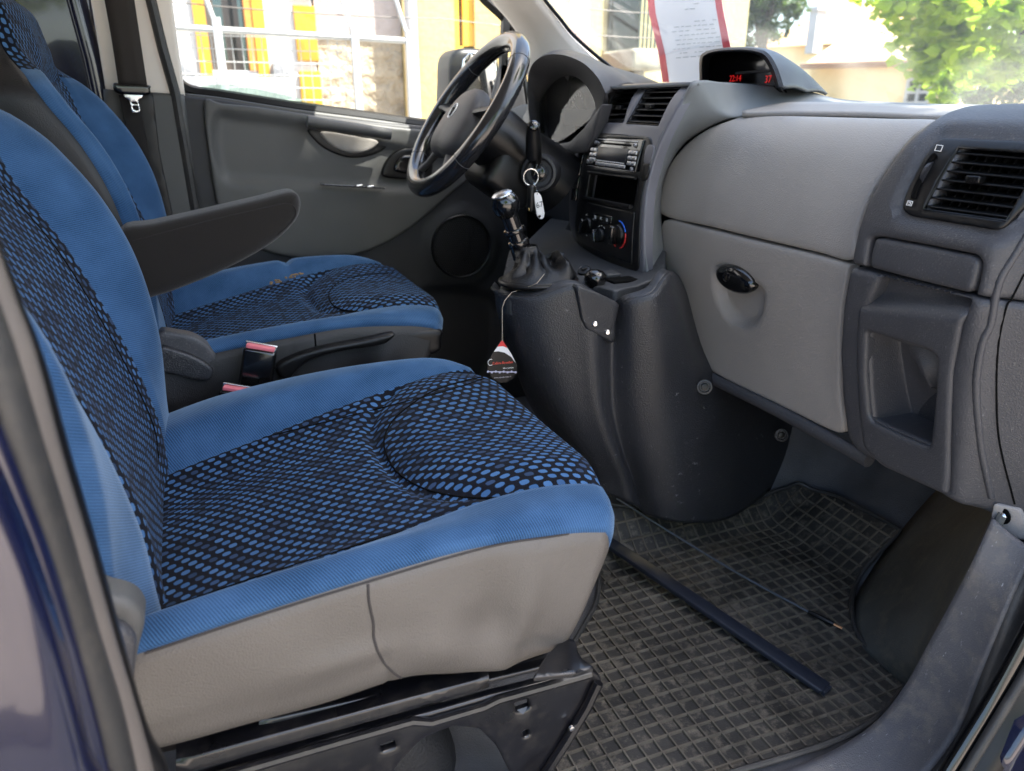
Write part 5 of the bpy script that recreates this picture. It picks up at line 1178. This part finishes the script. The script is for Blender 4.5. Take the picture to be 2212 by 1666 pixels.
# ---------------------------------------------------------------- display pod on the dash top
F0 = LX([(1511, 180, .99), (1511, 130, .99), (1520, 114, .99), (1548, 106, .99), (1600, 103, .99), (1640, 107, .99), (1662, 118, .99), (1680, 148, .99), (1694, 190, .99)])
F1 = LX([(1516, 180, .985), (1516, 132, .985), (1524, 118, .985), (1550, 110, .985), (1598, 107, .985), (1634, 111, .985), (1655, 122, .985), (1671, 150, .985), (1684, 190, .985)])
F2 = LX([(1522, 180, 1.06), (1522, 135, 1.06), (1530, 124, 1.06), (1552, 116, 1.06), (1598, 113, 1.06), (1630, 117, 1.06), (1648, 128, 1.06), (1663, 152, 1.06), (1676, 190, 1.06)])
T0 = LX([(1530, 185, 1.08), (1540, 140, 1.10), (1552, 122, 1.10), (1580, 112, 1.10), (1630, 109, 1.10), (1668, 114, 1.09), (1700, 126, 1.09), (1728, 155, 1.09), (1745, 198, 1.09)])
T1 = LX([(1600, 190, 1.25), (1610, 170, 1.25), (1620, 160, 1.25), (1650, 156, 1.25), (1690, 156, 1.25), (1720, 160, 1.24), (1750, 172, 1.22), (1772, 186, 1.2), (1788, 202, 1.18)])
CC = [cr(c, 6) for c in (F2, F1, F0, T0, T1)]; rows = []
for a, n in ((0, 3), (1, 2), (2, 6), (3, 6)):
    for t in range(n): u = t / n; rows.append([Vector(tuple(p * (1 - u) + q * u)) + Vector((0, 0, .004 if a > 1 else 0)) * math.sin(u * math.pi) for p, q in zip(CC[a], CC[a + 1])])
rows.append([Vector(tuple(p)) for p in CC[-1]])
pod = grid('display_pod', rows, M['dash_dark'], DB, thick=.005)
scr = pix([(1515, 200), (1515, 120), (1600, 108), (1660, 116), (1690, 200)], 0, 1.055)
sc_ = panel('display_screen', scr, 0, 1.055, M['gloss'], DB, s=-1, res=.03, bev=.001, th=.01)
s_ = MB(); a, b = PX(1590, 158, 1.05), PX(1668, 152, 1.05); s_.tube([a, b], .0025, 6); s_.build('screen_bar', M['dash_mid'], sc_)
RED = simple('led_red', (.8, .02, .02), .5, 0, .12); RX = frame(Vector((0, -1, 0)), Vector((0, 0, 1)))
text('display_clock', '22:14', .017, PX(1588, 170, 1.0535), RX, RED, sc_, .0001); text('display_temperature', '37', .019, PX(1659, 172, 1.0535), RX, RED, sc_, .0001)
# ---------------------------------------------------------------- centre console
cols = [(1.28, [(1078, 618), (1090, 690), (1150, 870), (1215, 965)]), (1.19, [(1075, 630), (1088, 700), (1152, 872), (1216, 964)]), (1.13, [(1097, 640), (1110, 720), (1178, 880), (1245, 980)]),
        (1.085, [(1160, 645), (1167, 740), (1215, 890), (1282, 1002)]), (1.06, [(1238, 622), (1245, 740), (1270, 900), (1322, 1016)]), (1.05, [(1285, 642), (1285, 760), (1300, 900), (1347, 1030)]),
        (1.065, [(1330, 668), (1320, 760), (1326, 900), (1370, 1046)]), (1.03, [(1362, 655), (1370, 760), (1384, 900), (1415, 1062)]), (1.015, [(1412, 638), (1430, 760), (1450, 900), (1478, 1072)]),
        (1.035, [(1440, 600), (1480, 760), (1530, 900), (1562, 1064)]), (1.085, [(1452, 600), (1505, 760), (1600, 880), (1655, 1005)]), (1.16, [(1462, 600), (1545, 780), (1700, 900), (1765, 938)])]
V3 = [[PY(a, b, y) for a, b in L] for y, L in cols]
tops = [v[0] for v in V3]
lines = []
for v in V3:
    # soft shoulder: start on the top surface, roll over
    c0 = v[0] + Vector((0, .022, .004)); seq = [c0, v[0] + Vector((0, .006, .0)), v[0] + (v[1] - v[0]) * .12, v[1], v[2], v[3], v[3] + Vector((.02, 0, -.06))]
    lines.append(cr(seq, 6))
T_ = []
for k in range(len(lines[0])): T_.append([Vector(tuple(p)) for p in cr([l[k] for l in lines], 6)])
con = grid('centre_console', T_, M['dash_dark'], DB, thick=.006)
zc_ = sum(t.z for t in tops[2:9]) / 7
ctop = [(1078, 628), (1100, 638), (1160, 640), (1240, 612), (1290, 618), (1330, 628), (1365, 618), (1410, 604), (1436, 580), (1440, 540), (1380, 540), (1245, 480), (1190, 470), (1100, 540)]
fct = lambda x, y: zc_ + .004 + .25 * max(0, x - .70)
panel('console_top', rcorner(pix(ctop, 2, fct), .01, 3), 2, fct, M['console'], DB, s=1, res=.02, bev=.004, th=.03)
plt = pane_y('console_plate', [(1246, 622), (1252, 618), (1290, 632), (1332, 652), (1340, 660), (1330, 700), (1331, 738), (1322, 742), (1268, 712), (1258, 690)], 1.043, M['dash_dark'], con, th=.02, bev=.004, smooth=False, res=.01)
for a, b in ((1285, 700), (1312, 718)): screw(PY(a, b, 1.042), .0048, plt, (-.3, -1, 0))
for a, b, y in ((1522, 836, 1.025), (1688, 940, 1.09)):
    c = PY(a, b, y - .005); k = MB(); k.lathe(c, (-.5, -.8, .2), [(0, .014), (.003, .0135), (.0035, .010), (-.002, .008), (-.002, .001)], 26); o = k.build('screw_cap', M['dash_dark'], con); k = MB(); k.lathe(c, (-.5, -.8, .2), [(-.001, .0075), (.0025, .006), (.003, .003)], 16); k.build('screw', M['black'], con)
k = MB(); c = PZ(1262, 584, zc_ + .012); k.lathe(c, (-.4, -.3, .9), [(-.012, .0125), (.0, .013), (.002, .012), (.001, .011), (.002, .0002)], 30); k.box(c + Vector((0, 0, .003)), (.012, .006, .003), None, .001); k.build('mirror_switch', M['black'], DB)
k = MB(); k.lathe(PZ(1286, 596, zc_ + .018), (0, 0, 1), [(-.02, .016), (-.006, .020), (.002, .019), (.008, .014), (.011, .006), (.0115, .0005)], 30); k.build('ball_cap', M['gloss'], DB)
k = MB(); k.box(PZ(1316, 592, zc_ + .010), (.03, .036, .008), None, .003); k.build('tray_block', M['console'], DB)
k = MB(); k.box(PZ(1352, 604, zc_ + .006), (.07, .035, .005), None, .002); k.build('tray', M['void'], DB)
# ============================================================ STEERING WHEEL
Cw = Vector((.538, 1.53, .808)); Uw = Vector((.577, 0, .816)).normalized(); Lw = Vector((0, 1, 0)); Nw = Vector((-.816, 0, .577)).normalized()
SW = thing('steering_wheel', 'black leather steering wheel with grey hub pad and oval emblem', 'steering wheel', Cw)
LEA = plastic('wheel_leather', (.014, .014, .016), .19, 1300, .06, .2, coat=.5)
def wp(r, a, n=0): return Cw + Lw * math.cos(a) * r + Uw * math.sin(a) * r + Nw * n
k = MB(); k.tube([wp(.172, t) for t in np.linspace(0, 2 * math.pi, 96, endpoint=False)], .0192, 18, closed=True); rim_ = k.build('rim', LEA, SW)
for a in (.75, 2.4, 3.75, 5.6):
    k = MB(); k.tube([wp(.172, a) + (wp(1, a) - Cw).normalized() * math.cos(t) * .0194 + Nw * math.sin(t) * .0194 for t in np.linspace(0, 2 * math.pi, 16, endpoint=False)], .0006, 5, closed=True); k.build('rim_seam', M['dash_mid'], rim_)
k = MB(); k.tube([wp(0.1545, t, -.004) for t in np.linspace(.9, 2.3, 60)], [.0012 + .0006 * (i % 2) for i in range(60)], 5); k.build('stitching', M['black'], rim_)
HUB = plastic('hub_pad', (.055, .052, .055), .48, 700, .5, .08)
V = []; F = []; n = 48; prof = [(0.0, 1.0), (.012, 1.0), (.022, .95), (.029, .84), (.034, .64), (.037, .4), (.038, .15), (.038, .01)]
for h, s_ in prof:
    for i in range(n):
        t = 2 * math.pi * i / n; r = (.083 if math.sin(t) > 0 else .080) * (1 + .10 * math.cos(2 * t) - .03 * math.cos(4 * t) - .06 * math.sin(3 * t)); V.append(Cw + Nw * (h - .012) + Lw * math.cos(t) * r * s_ * 1.02 + Uw * (math.sin(t) * r * s_ * 1.08 - .024))
for i in range(len(prof) - 1):
    for j in range(n): F.append((i*n + j, i*n + (j+1) % n, (i+1)*n + (j+1) % n, (i+1)*n + j))
F.append(tuple(range(n))[::-1])
hub = mk('hub_pad', V, F, HUB, SW)
for a, wd in ((.12, .020), (math.pi - .12, .020), (-1.05, .015), (-2.09, .015)):
    k = MB(); k.tube([wp(.04, a, -.008), wp(.085, a, -.006), wp(.13, a, -.006), wp(.165, a, -.002)], [wd * 1.3, wd * 1.1, wd * .85, wd], 14, flat=.5); k.build('spoke', HUB if abs(a) > 1 and abs(a) < 2.5 else M['black'], SW)
eo = Cw + Nw * .0262 - Uw * .012; k = MB(); k.tube([eo + Lw * math.cos(t) * .0135 + Uw * (math.sin(t) * .0165 + .004) for t in np.linspace(0, 2 * math.pi, 30, endpoint=False)], .0016, 8, closed=True)
em = k.build('emblem', M['white'], hub)
k = MB(); k.lathe(eo + Uw * .004 - Nw * .002, Nw, [(0, .013), (.0012, .012)], 30); k.build('emblem_field', M['white'], hub)
k = MB(); e2 = eo + Nw * .0004
fig = [[(-.004, -.010), (-.002, -.004), (.001, .002), (.002, .008)], [(.001, .002), (.006, .001)], [(.002, .006), (.006, .010), (.002, .013)], [(-.002, -.004), (.003, -.009)], [(.0, .004), (-.006, .003), (-.007, .009)]]
for f_ in fig: k.tube([e2 + Lw * -x + Uw * (y + .003) for x, y in f_], .0014, 6)
k.build('emblem_figure', M['black'], hub)
text('airbag_mark', 'AIRBAG', .007, Cw + Nw * .0195 - Uw * .060, frame(-Lw, Uw), M['dash_dark'], hub, .0001)
# column shroud
k = MB(); k.lathe(Cw - Nw * .03, -Nw, [(-.02, .02), (-.012, .055), (0, .070), (.05, .076), (.10, .074), (.17, .085), (.22, .09)], 40, sq=(.86, 1.0), up=Uw); sh = k.build('column_shroud', M['black'], SW)
k = MB(); k.box(Cw - Nw * .14 - Uw * .05, (.12, .14, .10), frame(-Nw, Lw), .02); k.build('lower_shroud', M['black'], sh)
# wiper stalk, ignition barrel
st = thing('wiper_stalk', 'black wiper stalk sticking out beside the steering column', 'stalk', PY(1152, 300, 1.40))
k = MB(); k.tube([PY(a, b, y) for a, b, y in [(1158, 348, 1.43), (1153, 335, 1.41), (1152, 300, 1.40), (1152, 278, 1.395), (1153, 268, 1.39), (1153, 264, 1.39)]], [.011, .0165, .0155, .0135, .0125, .004], 18); k.build('stalk_arm', M['black'], st)
k = MB(); k.lathe(PY(1153, 271, 1.382), (-.2, -.8, .5), [(-.004, .0105), (.002, .0098), (.005, .006), (.0055, .0005)], 20); k.build('end_button', M['gloss'], st)
ig = thing('ignition_lock', 'round black ignition lock housing behind the hanging keys', 'ignition lock', PY(1165, 372, 1.42))
c = PY(1164, 374, 1.43); ax_ = Vector((-.55, -.8, .05)).normalized()
k = MB(); k.lathe(c, ax_, [(-.06, .040), (0, .037), (.003, .036), (.004, .031), (-.002, .026), (-.003, .018), (.004, .016), (.005, .002)], 40); k.build('housing', M['dash_dark'], ig)
k = MB(); k.lathe(c, ax_, [(0, .016), (.010, .0145), (.0115, .012), (.0116, .001)], 28); k.build('barrel', M['gloss'], ig)
# keys
KY = thing('car_key', 'folded black car key hanging from a steel ring in the ignition', 'key', PY(1147, 385, 1.37))
rc_ = PY(1147, 383, 1.365)
k = MB(); k.tube([rc_ + Vector((math.cos(t) * .9, -math.cos(t) * .35, 0)).normalized() * abs(math.cos(t)) * .0145 * 1 + Vector((0, 0, math.sin(t) * .0155)) for t in np.linspace(0, 2 * math.pi, 40, endpoint=False)], .0009, 8, closed=True); k.build('split_ring', M['metal'], KY)
k = MB(); k.box(PY(1155, 367, 1.375), (.003, .012, .022), Matrix.Rotation(.3, 3, 'Y'), .001); k.build('blade_grip', M['gloss'], KY)
k = MB(); k.box(PY(1147, 428, 1.365), (.013, .019, .052), Matrix.Rotation(.03, 3, 'Y'), .005); k.build('fob', M['black'], KY)
k = MB(); k.box(PY(1146, 452, 1.360), (.009, .004, .006), None, .001); k.build('fob_contact', simple('brass', (.7, .5, .2), .3, 1), KY)
KT = thing('key_tag', 'white plastic key tag with a handwritten number hanging beside the car key', 'key tag', PY(1165, 445, 1.36))
o_ = rcorner(pix([(1154, 418), (1163, 415), (1170, 425), (1177, 462), (1174, 473), (1166, 474), (1160, 466), (1155, 430)], 1, 1.355), .004, 4)
panel('tag_body', o_, 1, 1.355, M['white'], KT, s=-1, res=.004, bev=.0008, th=.0015, holes=[[drop(PY(1166 + 3.2 * math.cos(t), 468 + 3 * math.sin(t), 1.355), 1) for t in np.linspace(0, 6.28, 10, endpoint=False)]])
text('tag_number', '67', .0155, PY(1165.5, 443, 1.3545), frame(Vector((.12, 0, -1)), Vector((1, 0, .12))) @ Matrix.Rotation(math.pi/2*0, 3, 'Z') @ Matrix.Rotation(rad(95), 3, 'Z') @ Matrix.Rotation(rad(180), 3, 'Z') @ Matrix.Rotation(rad(180), 3, 'Z'), M['black'], KT, .0001)
k = MB(); k.tube(cr([PY(1154, 395, 1.36), PY(1156, 402, 1.358), PY(1160, 412, 1.357), PY(1161, 421, 1.353)], 5), .0006, 6); k.build('hook', M['metal'], KT)
# ============================================================ GEAR LEVER
GL = thing('gear_lever', 'black gear lever with silver topped knob and leather boot', 'gear lever', PZ(1165, 602, .545))
kc = PY(1091, 440, 1.2); kb = PY(1112, 500, 1.2); bt_ = PY(1134, 545, 1.2); axg = (kc - kb).normalized()
k = MB(); k.lathe(kc, axg, [(-.026, .011), (-.022, .016), (-.012, .0225), (0, .0245), (.010, .0225), (.0165, .0175)], 36); k.build('knob', M['gloss'], GL)
k = MB(); k.lathe(kc, axg, [(.0155, .0185), (.0175, .0180), (.0205, .0135), (.0215, .008), (.022, .0005)], 36); kt = k.build('knob_cap', simple('brushed_silver', (.62, .62, .64), .3, 1), GL)
RK = frame(Vector((0, -1, 0)), Vector((1, 0, .2)))
text('shift_pattern', '1 3 5', .0085, kc + axg * .0222 + Vector((.003, 0, 0)), RK, M['black'], kt, .0002); text('shift_pattern', '2 4 R', .0085, kc + axg * .0222 - Vector((.007, 0, 0)), RK, M['black'], kt, .0002)
k = MB(); L = (kc - bt_).length; k.lathe(kc, -axg, [(.02, .0145), (.045, .0145), (.046, .0185), (.050, .0195), (.053, .0185), (.054, .0145), (.068, .0145), (.069, .0185), (.074, .0195), (.078, .018), (.10, .019)], 28); k.build('collar', M['gloss'], GL)
LB = plastic('boot_leather', (.004, .0042, .005), .36, 420, .9, .15, spec=.28)
bc = PZ(1163, 603, .545); rows = []
for i in range(26):
    t = i / 25; c = (bt_ + Vector((.0, 0, .012))).lerp(bc, sm(t) * .9 + t * .1); c.z = lerp(bt_.z + .012, bc.z, t)
    row = []
    for j in range(56):
        a = 2 * math.pi * j / 56; r = lerp(.0195, .058, t ** 2.8); sq = 1 + .1 * t
        f_ = 1 + .11 * math.sin(a * 5 + t * 6) * math.sin(t * math.pi) + .12 * math.sin(a * 3 - t * 9) * math.sin(t * math.pi) + .07 * math.sin(a * 9 + 2) * t * (1 - t) * 3
        lump = .034 * math.exp(-((t - .86) / .12) ** 2) * max(0, math.cos(a - .2)) ** 1.3
        row.append(c + Vector((math.cos(a) * r * f_ * 1.12, math.sin(a) * r * f_ * sq * .92, lump + .004 * math.sin(a * 7 + t * 14) * math.sin(t * math.pi))))
    rows.append(row)
grid('boot', rows, LB, GL, closed=True, thick=.002)
k = MB(); k.tube([bc + Vector((math.cos(t) * .066, math.sin(t) * .054, -.002)) for t in np.linspace(0, 2 * math.pi, 60, endpoint=False)], .006, 10, closed=True, flat=.8); k.build('boot_ring', M['black'], GL)
# hanging cardboard tag
HT = thing('hanging_tag', 'drop shaped black, white and red cardboard tag hanging on a string from the gear boot', 'tag', PY(1085, 760, 1.12))
TY = 1.12
def dropo(sc=1.0, yc=783):
    c = []
    for a, b in [(1085, 733), (1096, 752), (1108, 770), (1117, 790), (1117, 806), (1107, 820), (1094, 827), (1078, 827), (1062, 816), (1053, 800), (1054, 784), (1063, 765), (1074, 748)]: c.append((a, b))
    return c
pane_y('card', dropo(), TY, M['black'], HT, th=.001, bev=.0003, res=.01, smooth=False)
pane_y('red_tip', [(1085, 734), (1096, 752), (1086, 748), (1075, 749)], TY - .0006, M['red'], HT, th=.0003, bev=0, res=.01, smooth=False)
pane_y('white_band', [(1075, 749), (1086, 748), (1096, 752), (1104, 764), (1114, 784), (1104, 771), (1090, 762), (1076, 759), (1067, 760)], TY - .0006, M['white'], HT, th=.0003, bev=0, res=.01, smooth=False)
RY = frame(Vector((1, 0, -.06)), Vector((0, 0, 1)))
LG = simple('logo_red', (.7, .08, .05), .5)
text('logo_text', 'Cebra-Bowden', .0062, PY(1086, 784, TY - .0008), RY, LG, HT, .0001); text('slogan', 'Sila v pohybe', .0038, PY(1098, 795, TY - .0008), RY, M['white'], HT, .0001); text('web_address', 'www.cebrabowden.sk', .0036, PY(1086, 815, TY - .0008), RY, simple('print_grey', (.35, .35, .38), .5), HT, .0001)
k = MB(); c = PY(1060, 783, TY - .0008); k.tube([c + Vector((math.cos(t) * .005, 0, math.sin(t) * .0055)) for t in np.linspace(1, 5.3, 14)], .0005, 5); k.build('logo_ring', M['white'], HT)
k = MB()
for i in range(8): a = PY(1054 + i * 8.5, 803 + (i % 2) * 1.5, TY - .0008); k.lathe(a, (0, -1, 0), [(0, .0020), (.0003, .002)], 10)
k.tube([PY(1053, 803, TY - .0008), PY(1116, 804, TY - .0008)], .0009, 5); k.build('chain_print', simple('print_lilac', (.45, .45, .6), .5), HT)
k = MB(); k.tube([PZ(1176, 592, .575), PZ(1160, 612, .56), PY(1128, 625, 1.125), PY(1105, 632, 1.118), PY(1090, 650, 1.115), PY(1085, 665, 1.117), PY(1085, 737, 1.119)], .0006, 6); k.build('string', simple('string_tan', (.45, .38, .30), .8), HT)
# ============================================================ placard leaning inside the windscreen
PC = thing('placard', 'white sheet with red side borders and faint mirrored text propped inside the windscreen', 'placard', PX(1490, 170, 1.15))
PXX = lambda y, z: 1.17 - (z - .87) * .35
po = [(1392, -70), (1403, 30), (1424, 120), (1432, 178), (1600, 178), (1578, 100), (1562, 20), (1550, -70)]
PAP = newmat('sheet_paper'); mm, nn, bb = PAP; bb.inputs[0].default_value = (.75, .75, .76, 1); bb.inputs['Roughness'].default_value = .6
tl = nd(nn, 'ShaderNodeBsdfTranslucent'); tl.inputs[0].default_value = (.8, .8, .82, 1); mx = nd(nn, 'ShaderNodeMixShader'); mx.inputs[0].default_value = .5
nn.links.new(bb.outputs[0], mx.inputs[1]); nn.links.new(tl.outputs[0], mx.inputs[2]); nn.links.new(mx.outputs[0], nn.nodes['Material Output'].inputs[0])
sheet = panel('sheet', pix(po, 0, PXX), 0, PXX, mm, PC, s=-1, res=.03, bev=0, th=.001)
for L in ([(1392, -70), (1403, 30), (1424, 120), (1432, 178), (1446, 178), (1438, 120), (1417, 30), (1406, -70)], [(1536, -70), (1548, 20), (1562, 100), (1584, 178), (1600, 178), (1578, 100), (1562, 20), (1550, -70)]):
    panel('red_border', pix(L, 0, PXX), 0, PXX, simple('border_red', (.75, .10, .12), .5), PC, s=-1, res=.03, bev=0, th=.0005, off=.0012)
k = MB(); rng = random.Random(11); GREYT = simple('faint_text', (.50, .52, .52), .6)
for r in range(15):
    y_ = -40 + r * 11 if r < 6 else 42 + (r - 6) * 9.5; a = (1440 if r > 6 else 1470) + r * 1.2 + rng.uniform(0, 14); end = 1535 + r * 1.5 if r > 5 else 1500 + rng.uniform(0, 20)
    while a < end:
        wd = rng.uniform(5, 15); yy = y_ - (a - 1480) * .08 + 6
        if rng.random() < .93 and yy < 150:
            c0, c1 = PF(a, yy, PXX, 0), PF(a + wd * .8, yy - .8, PXX, 0); k.tube([c0 - nx * .0012, c1 - nx * .0012], .0009, 4)
        a += wd + 3
k.build('text_lines', GREYT, PC)
